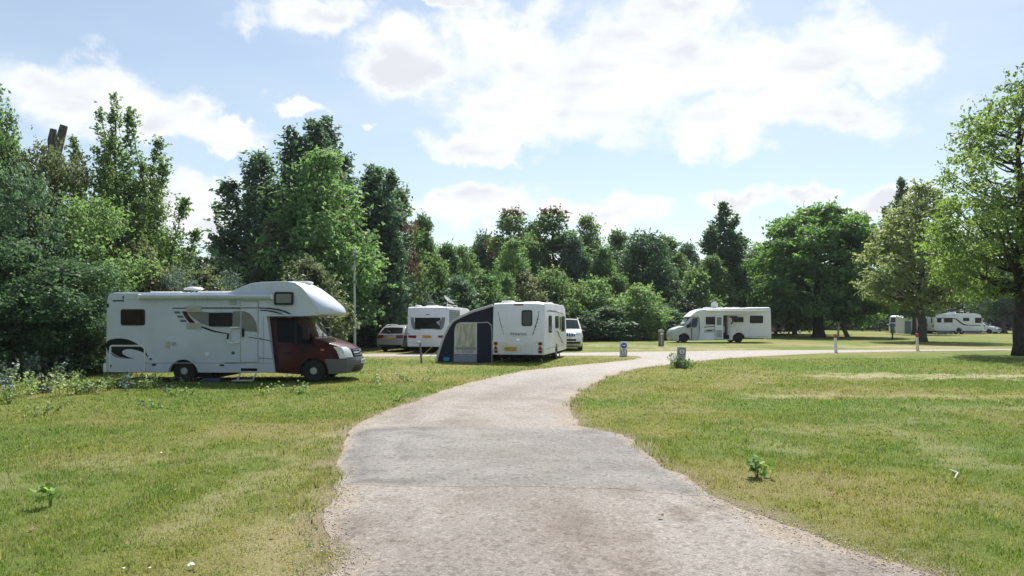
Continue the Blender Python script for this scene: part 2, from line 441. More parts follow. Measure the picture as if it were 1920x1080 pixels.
def road_mat(name, chips, tone):
    m = bpy.data.materials.new(name); m.use_nodes = True; t = m.node_tree; b = t.nodes['Principled BSDF']
    p = nn(t, 'ShaderNodeNewGeometry').outputs['Position']
    base = nn(t, 'ShaderNodeAttribute', attribute_name='pigment').outputs['Color']
    vo = nn(t, 'ShaderNodeTexVoronoi'); vo.inputs['Scale'].default_value = 80; lk(t, p, vo.inputs['Vector'])
    sp = nn(t, 'ShaderNodeSeparateColor'); lk(t, vo.outputs['Color'], sp.inputs[0])
    dk = mixc(t, 1.0, base, (.45, .43, .42), 'MULTIPLY'); lt = mixc(t, 1.0, base, (1.65, 1.66, 1.68), 'MULTIPLY')
    c = mixc(t, chips, base, mixc(t, sp.outputs[0], dk, lt))
    vo2 = nn(t, 'ShaderNodeTexVoronoi'); vo2.inputs['Scale'].default_value = 26; lk(t, p, vo2.inputs['Vector'])
    sp2 = nn(t, 'ShaderNodeSeparateColor'); lk(t, vo2.outputs['Color'], sp2.inputs[0])
    c = mixc(t, smooth(t, sp2.outputs[1], 0.80, 0.92, 0, 0.6), c, dk)
    c = mixc(t, smooth(t, sp2.outputs[2], 0.86, 0.95, 0, 0.5), c, lt)
    c = mixc(t, smooth(t, noise(t, p, 5.5, 5, 0.65), 0.42, 0.72, 0, .18), c, dk)
    fine = noise(t, p, 190, 3, 0.7)
    c = mixc(t, smooth(t, fine, 0.35, 0.7, 0, 0.35), c, mixc(t, 1.0, base, (tone,) * 3, 'MULTIPLY'))
    lk(t, c, b.inputs['Base Color']); b.inputs['Roughness'].default_value = 0.86; b.inputs['Specular IOR Level'].default_value = 0.25
    bp = nn(t, 'ShaderNodeBump'); bp.inputs['Strength'].default_value = 0.7; bp.inputs['Distance'].default_value = 0.014
    h = mth(t, 'ADD', mth(t, 'MULTIPLY', vo.outputs['Distance'], -0.7), fine)
    lk(t, h, bp.inputs['Height']); lk(t, bp.outputs[0], b.inputs['Normal'])
    return m
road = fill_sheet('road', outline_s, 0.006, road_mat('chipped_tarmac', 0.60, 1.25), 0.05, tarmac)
tag(road, kind='structure')
pa = [G(640, 909), G(700, 911), G(800, 913), G(1000, 914), G(1150, 918), G(1250, 925), G(1330, 932)]
pb = [G(1301, 905), G(1244, 876), G(1200, 842), G(1171, 816), G(1130, 808)]
pc = [G(1050, 803), G(950, 802), G(850, 801), G(760, 801), G(668, 803)]
pd = [G(645, 838), G(632, 868), G(636, 895)]
pin = [(p[0] + s * 0.05, p[1]) for L_, s in ((pa, 0), (pb, -1), (pc, 0), (pd, 1)) for p in L_]
pin_s = refine(pin, 0.06, 0.035, 9)
def patch_pig(x, y, d):
    c0 = tarmac(x, y, np.full_like(x, 5.0)); f1 = fbm(x * .7, y * 1.6, 301, 4); f2 = fbm(x * 3, y * 3, 307, 4)
    c = T_GREY + (T_GREY * 1.32 - T_GREY) * sstep(f1, .35, .65)[:, None]
    c = c + (T_GREY * .68 - c) * (sstep(f2 * .6 + f1 * .4, .55, .72) * .6)[:, None]
    w = sstep(d + (f2 - .5) * .35, .0, .14) * (.75 + .25 * sstep(f1 * .5 + f2 * .5, .35, .6))
    c = c * (1 - .22 * (1 - sstep(d, .1, .6)) * sstep(np.abs(x - .3), 1.0, 1.8))[:, None]
    return c0 + (c - c0) * w[:, None]
patch = fill_sheet('tarmac_patch', pin_s, 0.0082, road_mat('grey_tarmac', 0.42, 1.12), 0.004, patch_pig, .10)
tag(patch, kind='structure')

# ---- grass blades on the lawn near the camera
def leaf_shader(t, colour, trans, rough=0.5, spec=0.3, boost=(1.25, 1.35, 0.7)):
    b = t.nodes['Principled BSDF']; lk(t, colour, b.inputs['Base Color'])
    b.inputs['Roughness'].default_value = rough; b.inputs['Specular IOR Level'].default_value = spec
    tr = nn(t, 'ShaderNodeBsdfTranslucent'); lk(t, mixc(t, 1.0, colour, boost, 'MULTIPLY'), tr.inputs['Color'])
    mx = nn(t, 'ShaderNodeMixShader'); mx.inputs[0].default_value = trans
    lk(t, b.outputs[0], mx.inputs[1]); lk(t, tr.outputs[0], mx.inputs[2])
    lk(t, mx.outputs[0], t.nodes['Material Output'].inputs['Surface'])
def grass_field():
    rng = np.random.default_rng(3)
    bands = [(3.6, 6.0, 5200, 0.0055, 0.042), (6.0, 9.0, 3000, 0.0075, 0.045), (9.0, 13.0, 1500, 0.010, 0.048), (13, 20, 620, 0.015, 0.052), (20, 32, 190, 0.024, 0.056)]
    V, C = [], []
    for y0, y1, dens, w, h in bands:
        hw = 0.80 * y1 + 1.2
        n = int(dens * (y1 - y0) * 2 * hw)
        x = rng.uniform(-hw, hw, n); y = rng.uniform(y0, y1, n)
        k = np.abs(x) < 0.78 * y + 1.6; x, y = x[k], y[k]
        inn = in_poly(x, y, outline_s); d = dist_poly(x, y, outline_s)
        creep = d < 0.16 * sstep(fbm(x * 1.6, y * 1.6, 97, 3), .42, .7) * (rng.random(len(x)) ** .5)
        k = ~inn | creep; x, y, inn, d = x[k], y[k], inn[k], np.where(inn[k], 0.12, d[k])
        c, bare, dry = turf(x, y, d)
        clump = fbm(x * 6, y * 6, 91, 2); tall = fbm(x * 0.9, y * 0.9, 93, 3)
        edge_t = (1 - sstep(d, 0.1, 0.5)) * sstep(fbm(x * 1.1, y * 1.1, 95, 2), .42, .62)
        k = rng.random(len(x)) < (1 - 0.78 * bare) * (0.45 + 0.8 * sstep(clump, .35, .6))
        x, y, c, clump, tall, dry, edge_t, d = x[k], y[k], c[k], clump[k], tall[k], dry[k], edge_t[k], d[k]
        n = len(x)
        stalk = rng.random(n) < 0.006; broad = (rng.random(n) < 0.09) & (clump > .47)
        hh = h * rng.uniform(0.45, 1.35, n) * np.where(stalk, 2.6, 1) * np.where(broad, .6, 1) * (0.6 + 0.75 * tall) * (1 - 0.3 * dry) * (1 + 0.9 * edge_t); ww = w * rng.uniform(0.7, 1.3, n) * np.where(broad, 3.2, 1) * np.where(stalk, .7, 1)
        az = rng.uniform(0, 2 * PI, n); lean = rng.normal(0, 0.55, n) * hh; la = rng.uniform(0, 2 * PI, n)
        zb = (fbm(x * 0.7, y * 0.7, 77, 3) - 0.5) * 0.045 * sstep(d, 0.05, 1.2) - 0.006
        b0 = np.stack([x - np.cos(az) * ww / 2, y - np.sin(az) * ww / 2, zb], 1); b1 = np.stack([x + np.cos(az) * ww / 2, y + np.sin(az) * ww / 2, zb], 1)
        tp = np.stack([x + np.cos(la) * lean, y + np.sin(la) * lean, zb + hh], 1)
        V.append(np.stack([b0, b1, tp], 1).reshape(-1, 3))
        r = rng.random(n)[:, None]; br = rng.uniform(0.5, 1.6, n)[:, None]
        c = np.where((r < 0.09 + 0.20 * dry[:, None]) | stalk[:, None], C_STRAW * 0.95, c * br); c = np.where(broad[:, None], C_LUSH * br, c)
        C.append(np.repeat(c, 3, 0))
    V = np.concatenate(V); C = np.concatenate(C)
    me = mesh_np('grass', V, np.arange(len(V)).reshape(-1, 3))
    cattr(me, 'pigment', C)
    m = bpy.data.materials.new('grass_blade'); m.use_nodes = True; t = m.node_tree
    at = nn(t, 'ShaderNodeAttribute', attribute_name='pigment')
    leaf_shader(t, at.outputs['Color'], 0.42, 0.55, 0.25)
    o = link('grass', me, m)
    tag(o, 'short mown summer grass of the lawns, green with straw blades', 'grass', kind='stuff')
grass_field()

# ---- loose chippings along the left road edge
def chippings():
    rng = np.random.default_rng(8); P = []
    edge = [p for p in outline_s if p[1] < 16 and p[1] > 3]
    for _ in range(7000):
        e = edge[rng.integers(len(edge))]
        if rng.random() > (5.0 / max(e[1], 3.5)) ** 1.3: continue
        P.append((e[0] + rng.normal(0.0, 0.13), e[1] + rng.normal(0, 0.12)))
    P = np.array(P); n = len(P); s = rng.uniform(0.003, 0.010, n)
    base = np.array([(1, 0, 0), (0, 1, 0), (-1, 0, 0), (0, -1, 0), (0.1, 0, 0.8), (0, 0, -.5)], float)
    tri = np.array([(0, 1, 4), (1, 2, 4), (2, 3, 4), (3, 0, 4), (1, 0, 5), (2, 1, 5), (3, 2, 5), (0, 3, 5)])
    a = rng.uniform(0, 2 * PI, n); ca, sa = np.cos(a), np.sin(a)
    loc = base[None] * s[:, None, None] * rng.uniform(0.6, 1.3, (n, 6, 1))
    v = np.stack([loc[..., 0] * ca[:, None] - loc[..., 1] * sa[:, None] + P[:, 0:1], loc[..., 0] * sa[:, None] + loc[..., 1] * ca[:, None] + P[:, 1:2], loc[..., 2] + 0.006 + s[:, None] * 0.3], -1)
    me = mesh_np('loose_chippings', v.reshape(-1, 3), (tri[None] + (np.arange(n) * 6)[:, None, None]).reshape(-1, 3))
    fattr(me, 'tint', np.repeat(rng.random(n), 8))
    m = bpy.data.materials.new('stone_chip'); m.use_nodes = True; t = m.node_tree
    at = nn(t, 'ShaderNodeAttribute', attribute_name='tint')
    lk(t, mixc(t, at.outputs['Fac'], (0.26, 0.23, 0.21), (0.56, 0.52, 0.48)), t.nodes['Principled BSDF'].inputs['Base Color'])
    t.nodes['Principled BSDF'].inputs['Roughness'].default_value = 0.85
    tag(link('loose_chippings', me, m), 'loose stone chippings scattered along the crumbling road edges', 'gravel', kind='stuff')
chippings()
# ================================================================== trees and shrubs
def leaf_mat(name, dark, mid, light, trans=0.55, boost=(1.3, 1.4, 0.85), rough=0.55, spec=0.24):
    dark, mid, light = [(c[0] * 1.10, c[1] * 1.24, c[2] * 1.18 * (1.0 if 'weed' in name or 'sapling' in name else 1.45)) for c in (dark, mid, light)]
    m = bpy.data.materials.new(name); m.use_nodes = True; t = m.node_tree
    at = nn(t, 'ShaderNodeAttribute', attribute_name='tint')
    oi = nn(t, 'ShaderNodeObjectInfo')
    cr = nn(t, 'ShaderNodeValToRGB'); e = cr.color_ramp.elements
    e[0].position = 0.0; e[0].color = (*dark, 1); e[1].position = 1.0; e[1].color = (*light, 1)
    k = cr.color_ramp.elements.new(0.5); k.color = (*mid, 1)
    lk(t, at.outputs['Fac'], cr.inputs[0])
    hs = nn(t, 'ShaderNodeHueSaturation'); lk(t, cr.outputs[0], hs.inputs['Color'])
    lk(t, smooth(t, oi.outputs['Random'], 0, 1, 0.485, 0.512), hs.inputs['Hue']); lk(t, smooth(t, oi.outputs['Random'], 0, 1, 1.10, 0.9), hs.inputs['Value']); hs.inputs['Saturation'].default_value = 0.86
    leaf_shader(t, hs.outputs[0], trans, rough, spec, boost)
    return m
LM = {
    'green': leaf_mat('leaf_green', (0.062, 0.108, 0.030), (0.097, 0.159, 0.041), (0.159, 0.228, 0.062)),
    'dark': leaf_mat('leaf_dark_green', (0.044, 0.083, 0.036), (0.066, 0.121, 0.047), (0.103, 0.166, 0.058), 0.45),
    'bluish': leaf_mat('leaf_blue_green', (0.058, 0.099, 0.052), (0.086, 0.141, 0.069), (0.145, 0.207, 0.108), 0.46),
    'fresh': leaf_mat('leaf_fresh_green', (0.090, 0.155, 0.041), (0.135, 0.218, 0.058), (0.207, 0.297, 0.086), 0.52),
    'olive': leaf_mat('leaf_olive', (0.090, 0.103, 0.041), (0.131, 0.145, 0.058), (0.193, 0.193, 0.086), 0.46),
    'chestnut': leaf_mat('leaf_chestnut', (0.069, 0.127, 0.036), (0.108, 0.186, 0.047), (0.186, 0.269, 0.069), 0.55, (1.4, 1.5, 0.6)),
    'fresh_chestnut': leaf_mat('leaf_young_chestnut', (0.075, 0.122, 0.033), (0.116, 0.180, 0.044), (0.182, 0.252, 0.066), 0.56, (1.4, 1.45, 0.6)),
    'pale': leaf_mat('leaf_pale', (0.135, 0.155, 0.046), (0.205, 0.220, 0.066), (0.310, 0.315, 0.110), 0.52),
    'silver': leaf_mat('leaf_silver', (0.065, 0.100, 0.045), (0.110, 0.152, 0.082), (0.300, 0.335, 0.260), 0.25, (1.1, 1.2, 0.8)),
    'russet': leaf_mat('leaf_russet', (0.097, 0.044, 0.030), (0.159, 0.072, 0.047), (0.228, 0.117, 0.072), 0.3, (1.4, 1.0, 0.7)),
    'weed': leaf_mat('leaf_weed', (0.110, 0.165, 0.042), (0.190, 0.250, 0.075), (0.38, 0.43, 0.24), 0.4),
    'sapling': leaf_mat('leaf_sapling', (0.110, 0.190, 0.030), (0.170, 0.270, 0.045), (0.240, 0.340, 0.070), 0.5),
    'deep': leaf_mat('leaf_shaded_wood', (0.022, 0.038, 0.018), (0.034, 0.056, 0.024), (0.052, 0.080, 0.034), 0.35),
}
def bark_mat(name, a, b):
    m = bpy.data.materials.new(name); m.use_nodes = True; t = m.node_tree; bs = t.nodes['Principled BSDF']
    tcn = nn(t, 'ShaderNodeTexCoord'); mp = nn(t, 'ShaderNodeMapping'); mp.inputs['Scale'].default_value = (6, 6, 1.3); lk(t, tcn.outputs['Object'], mp.inputs[0])
    f = noise(t, mp.outputs[0], 3.0, 6, 0.65, 0.5)
    lk(t, mixc(t, smooth(t, f, 0.32, 0.68), a, b), bs.inputs['Base Color']); bs.inputs['Roughness'].default_value = 0.9; bs.inputs['Specular IOR Level'].default_value = 0.15
    bp = nn(t, 'ShaderNodeBump'); bp.inputs['Strength'].default_value = 0.8; bp.inputs['Distance'].default_value = 0.03
    lk(t, f, bp.inputs['Height']); lk(t, bp.outputs[0], bs.inputs['Normal'])
    return m
BARK = bark_mat('bark_brown', (0.060, 0.050, 0.042), (0.135, 0.115, 0.098))
BARK_D = bark_mat('bark_dark', (0.030, 0.026, 0.024), (0.080, 0.068, 0.060))
BARK_G = bark_mat('bark_grey', (0.07, 0.062, 0.055), (0.17, 0.155, 0.14))

def unit(v): return v / np.maximum(np.linalg.norm(v, axis=-1, keepdims=True), 1e-9)
class Leaves:
    def __init__(s, seed): s.rng = np.random.default_rng(seed); s.P = []; s.N = []; s.A = []; s.S = []; s.T = []; s.M = []
    def add(s, P, N, A, S, T, mat=0):
        n = len(P); s.P.append(P); s.N.append(unit(N)); s.A.append(A); s.S.append(np.broadcast_to(S, (n,)).astype(float)); s.T.append(np.clip(T, 0, 1)); s.M.append(np.full(n, mat))
    def clump(s, c, r, n, size, flat=0.75, mat=0, up=0.55, tint=0.5, hollow=0.45, droop=0.0):
        g = s.rng
        d = unit(g.normal(size=(n, 3))); rr = r * (hollow + (1 - hollow) * g.random(n) ** 0.7)
        p = c + d * rr[:, None] * np.array((1, 1, flat))
        nrm = 0.55 * d + np.array((0, 0, up)) + 0.55 * g.normal(size=(n, 3))
        a = g.normal(size=(n, 3)) + np.array((0, 0, -droop)) + d * 0.6
        s.add(p, nrm, a, size * g.uniform(0.4, 1.5, n), tint + g.normal(0, 0.2, n), mat)
    def twigs(s, S0, E0, k, size, jit=0.05, mat=0, tint=0.5, up=0.4):
        g = s.rng; m = len(S0)
        if m == 0: return
        u = g.uniform(0.12, 1.05, (m, k, 1)); bend = g.normal(0, 0.06, (m, 1, 3)) * u * np.linalg.norm(E0 - S0, axis=1)[:, None, None]
        p = (S0[:, None] + (E0 - S0)[:, None] * u + bend + g.normal(0, 1, (m, k, 3)) * jit).reshape(-1, 3)
        ax = np.repeat(unit(E0 - S0), k, 0); n = len(p)
        nrm = np.array((0, 0, up)) + 0.8 * g.normal(size=(n, 3))
        a = ax * 0.9 + 0.8 * g.normal(size=(n, 3))
        tt = np.repeat(np.broadcast_to(tint, (m,)), k) + g.normal(0, 0.18, n)
        s.add(p, nrm, a, size * g.uniform(0.4, 1.5, n), tt, mat)
    def mesh(s, name, aspect=0.58):
        P = np.concatenate(s.P); N = np.concatenate(s.N); A = np.concatenate(s.A); S = np.concatenate(s.S)[:, None]; T = np.concatenate(s.T); M = np.concatenate(s.M)
        keep = P[:, 2] > 0.03
        P, N, A, S, T, M = P[keep], N[keep], A[keep], S[keep], T[keep], M[keep]
        A = unit(A - N * (A * N).sum(1, keepdims=True)); B = np.cross(N, A)
        L = S * 0.5; W = S * 0.5 * aspect
        v = np.stack([P - A * L, P + B * W + N * W * 0.35 - A * L * 0.1, P + A * L - N * L * 0.15, P - B * W + N * W * 0.35 - A * L * 0.1], 1).reshape(-1, 3)
        me = mesh_np(name, v, np.arange(len(v)).reshape(-1, 4))
        fattr(me, 'tint', T)
        if M.max() > 0: me.polygons.foreach_set('material_index', M.astype(np.int32))
        return me
def limb(mb, a, b, r0, r1, rng, sag=0.12, n=5, sides=5):
    a = Vector(a); b = Vector(b); L = (b - a).length; pts = []; rs = []
    w = Vector(rng.normal(0, 0.05, 3)) * L
    for i in range(n + 1):
        t = i / n
        p = a.lerp(b, t); p.z += math.sin(PI * t) * L * sag * -0.6
        p += w * math.sin(PI * t) + Vector(rng.normal(0, 0.012, 3)) * L * (0 < i < n)
        pts.append(p); rs.append(r0 * (1 - t) + r1 * t)
    mb.tube(pts, rs, sides, cap=False)
def trunk_tube(mb, base, top, r0, r1, rng, flare=1.5, n=9, sides=10, wob=0.02):
    base = Vector(base); top = Vector(top); L = (top - base).length; pts = []; rs = []
    for i in range(n + 1):
        t = (i / n) ** 1.4
        p = base.lerp(top, t)
        if i > 1: p += Vector((rng.normal(0, wob), rng.normal(0, wob), 0)) * L * 0.35
        pts.append(p); rs.append((r0 * (1 - t) + r1 * t) * (1 + (flare - 1) * math.exp(-t * L / 0.35)))
    pts[0].z -= 0.06
    mb.tube(pts, rs, sides, cap=True)

PROF = {
    'round': ([0, .12, .35, .6, .82, 1], [.45, .82, 1, .92, .62, .18]),
    'dome': ([0, .15, .4, .7, .9, 1], [.75, 1, 1, .85, .5, .15]),
    'egg': ([0, .15, .35, .6, .85, 1], [.55, .95, 1, .72, .38, .10]),
    'cone': ([0, .15, .4, .7, .9, 1], [.75, 1, .8, .48, .2, .05]),
    'bush': ([0, .1, .35, .65, .88, 1], [.85, 1, 1, .82, .5, .15]),
    'chest': ([0, .12, .3, .55, .8, .93, 1], [.70, 1, .98, .84, .70, .46, .2]),
}
def crown_tree(name, seed, H, zb, Rr, prof, nclump, nleaf, size, rc=0.2, trunk_r=0.2, flat=0.7, bark=None, mats=1, russet=None, sprigs=2, hollow=0.45, lean=(0, 0), limbs=0.6, up=0.55, multi=1, droop=0.0):
    """returns (trunk mesh, crown mesh); a crown of leaf clumps over limbs"""
    g = np.random.default_rng(seed); lv = Leaves(seed + 1); mb = MB()
    pt, pr = PROF[prof]
    C = []
    # crown is uneven: a few lobes push out or fall in
    lobes = [(g.uniform(0, 2 * PI), g.uniform(0.1, 0.9), g.uniform(-0.28, 0.26), g.uniform(.5, .9)) for _ in range(9)]
    while len(C) < nclump:
        t = g.random(); w = np.interp(t, pt, pr)
        if g.random() > w * 0.9 + 0.1: continue
        a = g.uniform(0, 2 * PI); q = math.sqrt(g.uniform(0.10, 1.0))
        amp = 1.0
        for la, lt, lv_, lw in lobes:
            da = (a - la + PI) % (2 * PI) - PI
            amp += lv_ * math.exp(-(da / lw) ** 2 - ((t - lt) / 0.22) ** 2)
        rr = Rr * w * q * amp
        z = zb + (H - zb) * t
        r = Rr * rc * g.uniform(0.6, 1.35) * (0.75 + 0.35 * w)
        C.append((math.cos(a) * rr + lean[0] * t, math.sin(a) * rr + lean[1] * t, min(z, H - r * flat * .9), r, t, q))
    tops = Vector((lean[0] * .8, lean[1] * .8, zb + (H - zb) * 0.86))
    if multi == 1:
        trunk_tube(mb, (0, 0, 0), tops, trunk_r, trunk_r * 0.16, g, 1.35)
    else:
        for k in range(multi):
            a = 2 * PI * k / multi + g.uniform(0, 1); rr = Rr * g.uniform(.25, .55)
            trunk_tube(mb, (math.cos(a) * trunk_r * 1.4, math.sin(a) * trunk_r * 1.4, 0), (math.cos(a) * rr, math.sin(a) * rr, zb + (H - zb) * g.uniform(.6, .85)), trunk_r, trunk_r * .2, g, 1.2, sides=7)
    for (x, y, z, r, t, q) in C:
        c = np.array((x, y, z))
        tint = 0.5 + g.normal(0, 0.13)
        mi = 0
        if russet is not None and russet(x, y, t, g): mi = 1
        n = int(nleaf * (r / (Rr * rc)) ** 1.6)
        lv.clump(c, r, max(6, n), size, flat, mi, up, tint, hollow, droop)
        if sprigs:
            m = sprigs; dd = unit(g.normal(size=(m, 3)) + np.array((x, y, 0)) / max(Rr, .1) * 0.8 + np.array((0, 0, .6)))
            s0 = c + dd * r * 0.6; e0 = s0 + dd * r * g.uniform(0.55, 1.05, (m, 1))
            lv.twigs(s0, e0, 7, size * 0.95, size * 0.22, mi, tint)
        if g.random() < limbs:
            f = max(0.28, min(0.95, (z - 0.55 * math.hypot(x, y)) / tops.z))
            s = Vector((0, 0, 0)).lerp(tops, f)
            limb(mb, s, c, trunk_r * 0.34 * (1 - 0.55 * f), 0.012, g, 0.1)
    tm = mb_mesh(mb, name + '_trunk', bark or BARK)
    cm = lv.mesh(name + '_crown')
    return tm, cm
def mb_mesh(mb, name, mat):
    me = bpy.data.meshes.new(name); mb.bm.to_mesh(me); mb.bm.free(); me.materials.append(mat); return me
def spire_tree(name, seed, leaders, ntw, k, size, trunk_r, bark=None, elev=1.0, jit=0.07, russet=None, top_thin=0.75, base_z=1.0, fill=0.0):
    """upright poplar-like tree: leaders = (x0,y0,z0,x1,y1,z1,radius); twigs climb along every leader"""
    g = np.random.default_rng(seed); lv = Leaves(seed + 1); mb = MB()
    top = leaders[0]
    trunk_tube(mb, (0, 0, 0), top[3:6], trunk_r, 0.02, g, 1.5)
    for li, (x0, y0, z0, x1, y1, z1, rad) in enumerate(leaders):
        a = np.array((x0, y0, z0)); b = np.array((x1, y1, z1)); L = np.linalg.norm(b - a)
        if li > 0: limb(mb, (0, 0, max(0.3, z0 - abs(x0) - abs(y0))), a, trunk_r * .4, trunk_r * .3, g); limb(mb, a, b, trunk_r * 0.3, 0.012, g, -0.05)
        m = int(ntw * L * (0.6 + rad))
        t = g.random(m) ** 0.85
        bow = np.sin(PI * t)[:, None] * np.array((x1 - x0, y1 - y0, 0)) * 0.18
        s0 = a + (b - a) * t[:, None] + bow
        az = g.uniform(0, 2 * PI, m); ln = (rad * (1 - t) ** top_thin * np.interp(t, [0, .12, .3, 1], [.6, .95, 1, 1]) + 0.22) * g.uniform(0.3, 1.25, m)
        el = elev + g.normal(0, 0.32, m)
        dv = np.stack([np.cos(az) * np.cos(el), np.sin(az) * np.cos(el), np.sin(el)], 1)
        e0 = s0 + dv * ln[:, None]
        tint = 0.5 + g.normal(0, 0.14, m)
        if russet is not None:
            rm = russet(s0, g); lv.twigs(s0[rm], e0[rm], k, size, jit, 1, tint[rm]); s0, e0, tint, ln = s0[~rm], e0[~rm], tint[~rm], ln[~rm]
        lv.twigs(s0, e0, k, size, jit, 0, tint)
    tm = mb_mesh(mb, name + '_trunk', bark or BARK); cm = lv.mesh(name + '_crown')
    return tm, cm

def plume_tree(name, seed, leaders, per_m, nleaf, size, rc, trunk_r, bark=None, russet=None, sprigs=4, taper=.62, tall=1.15):
    """tree of several pointed plumes: leaf clumps stacked round each leader, shoots pointing up"""
    g = np.random.default_rng(seed); lv = Leaves(seed + 1); mb = MB()
    trunk_tube(mb, (0, 0, 0), Vector(leaders[0][3:6]) * .93, trunk_r, 0.02, g, 1.4)
    for li, (x0, y0, z0, x1, y1, z1, rad) in enumerate(leaders):
        a = np.array((x0, y0, z0)); b = np.array((x1, y1, z1)); L = np.linalg.norm(b - a)
        if li > 0: limb(mb, (0, 0, max(0.3, z0 - abs(x0) - abs(y0))), a, trunk_r * .4, trunk_r * .3, g); limb(mb, a, b * .97, trunk_r * 0.3, 0.012, g, -0.05)
        for k in range(int(per_m * L * (.5 + rad * .5))):
            t = g.random() ** .9; w = (1 - t) ** taper * min(1, .55 + t * 3)
            az = g.uniform(0, 2 * PI); rr = rad * w * math.sqrt(g.uniform(.05, 1)) * g.uniform(.7, 1.15)
            r = rc * (.45 + .75 * w) * g.uniform(.7, 1.3)
            c = a + (b - a) * t + np.array((math.cos(az) * rr, math.sin(az) * rr, -r * .8))
            tint = .5 + g.normal(0, .13); mi = 1 if (russet and russet(c, t, g)) else 0
            lv.clump(c, r, int(nleaf * (r / rc) ** 1.5) + 5, size, tall, mi, .3, tint, .3)
            m = sprigs; dd = unit(g.normal(size=(m, 3)) * .55 + np.array((math.cos(az), math.sin(az), 0)) * .7 * w + np.array((0, 0, 1.0)))
            s0 = c + dd * r * .5; lv.twigs(s0, s0 + dd * r * g.uniform(.8, 1.7, (m, 1)), 8, size * .95, size * .25, mi, tint)
    return mb_mesh(mb, name + '_trunk', bark or BARK), lv.mesh(name + '_crown')

def plant(name, meshes, loc, mats, label, cat, group=None, rz=0.0, sc=(1, 1, 1), parts=('trunk', 'crown')):
    e = empty(name, (loc[0], loc[1], 0.0), rz, label, cat, group)
    e.scale = sc if isinstance(sc, (tuple, list)) else (sc, sc, sc)
    t = bpy.data.objects.new(parts[0], meshes[0]); COL.objects.link(t); t.parent = e
    c = bpy.data.objects.new(parts[1], meshes[1]); COL.objects.link(c); c.parent = e
    while len(meshes[1].materials) < len(mats): meshes[1].materials.append(LM[mats[len(meshes[1].materials)]])
    for i, m in enumerate(mats):
        c.material_slots[i].link = 'OBJECT'; c.material_slots[i].material = LM[m]
    return e
def leaders(seed, n, H, z0, spread, rad, top=0.72, jx=1.0):
    g = np.random.default_rng(seed); out = [(0, 0, z0, g.normal(0, .15), g.normal(0, .15), H, rad)]
    for k in range(n - 1):
        a = 2 * PI * k / (n - 1) + g.uniform(-.3, .3); s = spread * g.uniform(0.55, 1.1)
        out.append((math.cos(a) * s * .35, math.sin(a) * s * .35, z0 * g.uniform(.8, 1.5), math.cos(a) * s * jx, math.sin(a) * s, H * g.uniform(top, .97), rad * g.uniform(.65, 1.0)))
    return out

# --- the kinds
some = lambda p: (lambda x, y, t, g: g.random() < p)
K = {}
K['poplar'] = plume_tree('poplar', 11, [(0, 0, 1.2, 0, 0, 14.6, 2.5), (.5, .2, 1.5, 1.5, .2, 13.9, 2.0), (.8, -.2, 1.5, 2.6, -.3, 13.2, 1.8), (-.5, 0, 1.5, -1.5, .3, 12.9, 1.9), (-.9, .3, 1.2, -2.6, .2, 10.6, 1.6), (1.2, .2, 1.2, 3.4, .4, 10.4, 1.5), (0, -1, 1.0, .4, -2.2, 10.2, 1.7), (0, 1, 1.0, -.3, 2.3, 11, 1.7)], 5.2, 60, 0.22, .62, .26)
K['poplar_b'] = plume_tree('poplar_b', 13, [(0, 0, 1.0, 0, 0, 12.5, 2.1), (.4, .2, 1, 1.3, .3, 11.6, 1.7), (-.5, 0, 1, -1.4, -.2, 10.4, 1.6), (0, .6, 1, .3, 1.6, 10.8, 1.5), (0, -.6, 1, -.2, -1.7, 9.6, 1.5), (1, 0, 1, 2.3, 0, 8.6, 1.3)], 5.2, 60, 0.22, .58, .22)
K['aspen'] = plume_tree('aspen', 15, [(0, 0, .6, -.2, 0, 11.5, 1.25), (-.2, .3, .8, -.95, .4, 11.2, 1.0), (.2, -.2, .8, .7, -.3, 10.8, 1.1), (.3, .3, .8, 1.3, .5, 9.7, 1.0), (.4, -.3, .8, 1.9, -.2, 8.7, .95), (.5, .1, .8, 2.6, .1, 7.3, .85), (.5, .3, .8, 3.0, .3, 5.9, .8), (-.3, -.2, .8, -1.5, -.4, 9.7, 1.0), (-.4, .2, .8, -2.0, .2, 8.3, .95), (0, .9, .8, .1, 1.6, 9, 1.0), (0, -.9, .8, .5, -1.6, 8.6, 1.0), (-.5, -.6, .8, -1.2, -1.6, 7.4, 1.0), (.5, -.8, .7, 1.6, -1.5, 6.6, 1.0), (-.6, 0, .7, -2.4, -.5, 6.2, 1.0)], 8.0, 50, 0.12, .42, .14, sprigs=5, taper=.8, tall=1.4)
K['pine'] = plume_tree('pine', 17, [(0, 0, 1.5, 0, 0, 15.5, 2.4), (.5, 0, 2, 1.6, 0, 13.6, 1.7), (-.5, 0, 2, -1.7, .2, 12.8, 1.7), (0, .6, 2, .3, 1.5, 12, 1.6), (0, -.6, 2, .2, -1.6, 12.6, 1.6)], 4.2, 50, 0.30, .66, .24, bark=BARK_D, sprigs=3)
K['ash'] = crown_tree('ash', 21, 12.5, 1.2, 3.6, 'egg', 190, 120, 0.26, 0.26, 0.22)
K['oak'] = crown_tree('oak', 23, 13.5, 1.0, 5.2, 'round', 230, 120, 0.34, 0.22, 0.32, bark=BARK_D)
K['maple'] = crown_tree('maple', 25, 12.0, 1.0, 4.2, 'egg', 200, 110, 0.32, 0.24, 0.24)
K['thin'] = crown_tree('thin', 27, 15.0, 5.0, 3.2, 'egg', 92, 85, 0.30, 0.24, 0.20, bark=BARK, russet=lambda x, y, t, g: g.random() < 0.06 + (0.45 if (t < 0.4 and x < 0) else 0), sprigs=4, limbs=.9)
K['rusty'] = crown_tree('rusty', 29, 12.0, 3.0, 2.5, 'egg', 95, 80, 0.22, 0.26, 0.16, russet=lambda x, y, t, g: g.random() < (0.42 if t > .35 else .12), sprigs=5, limbs=.9)
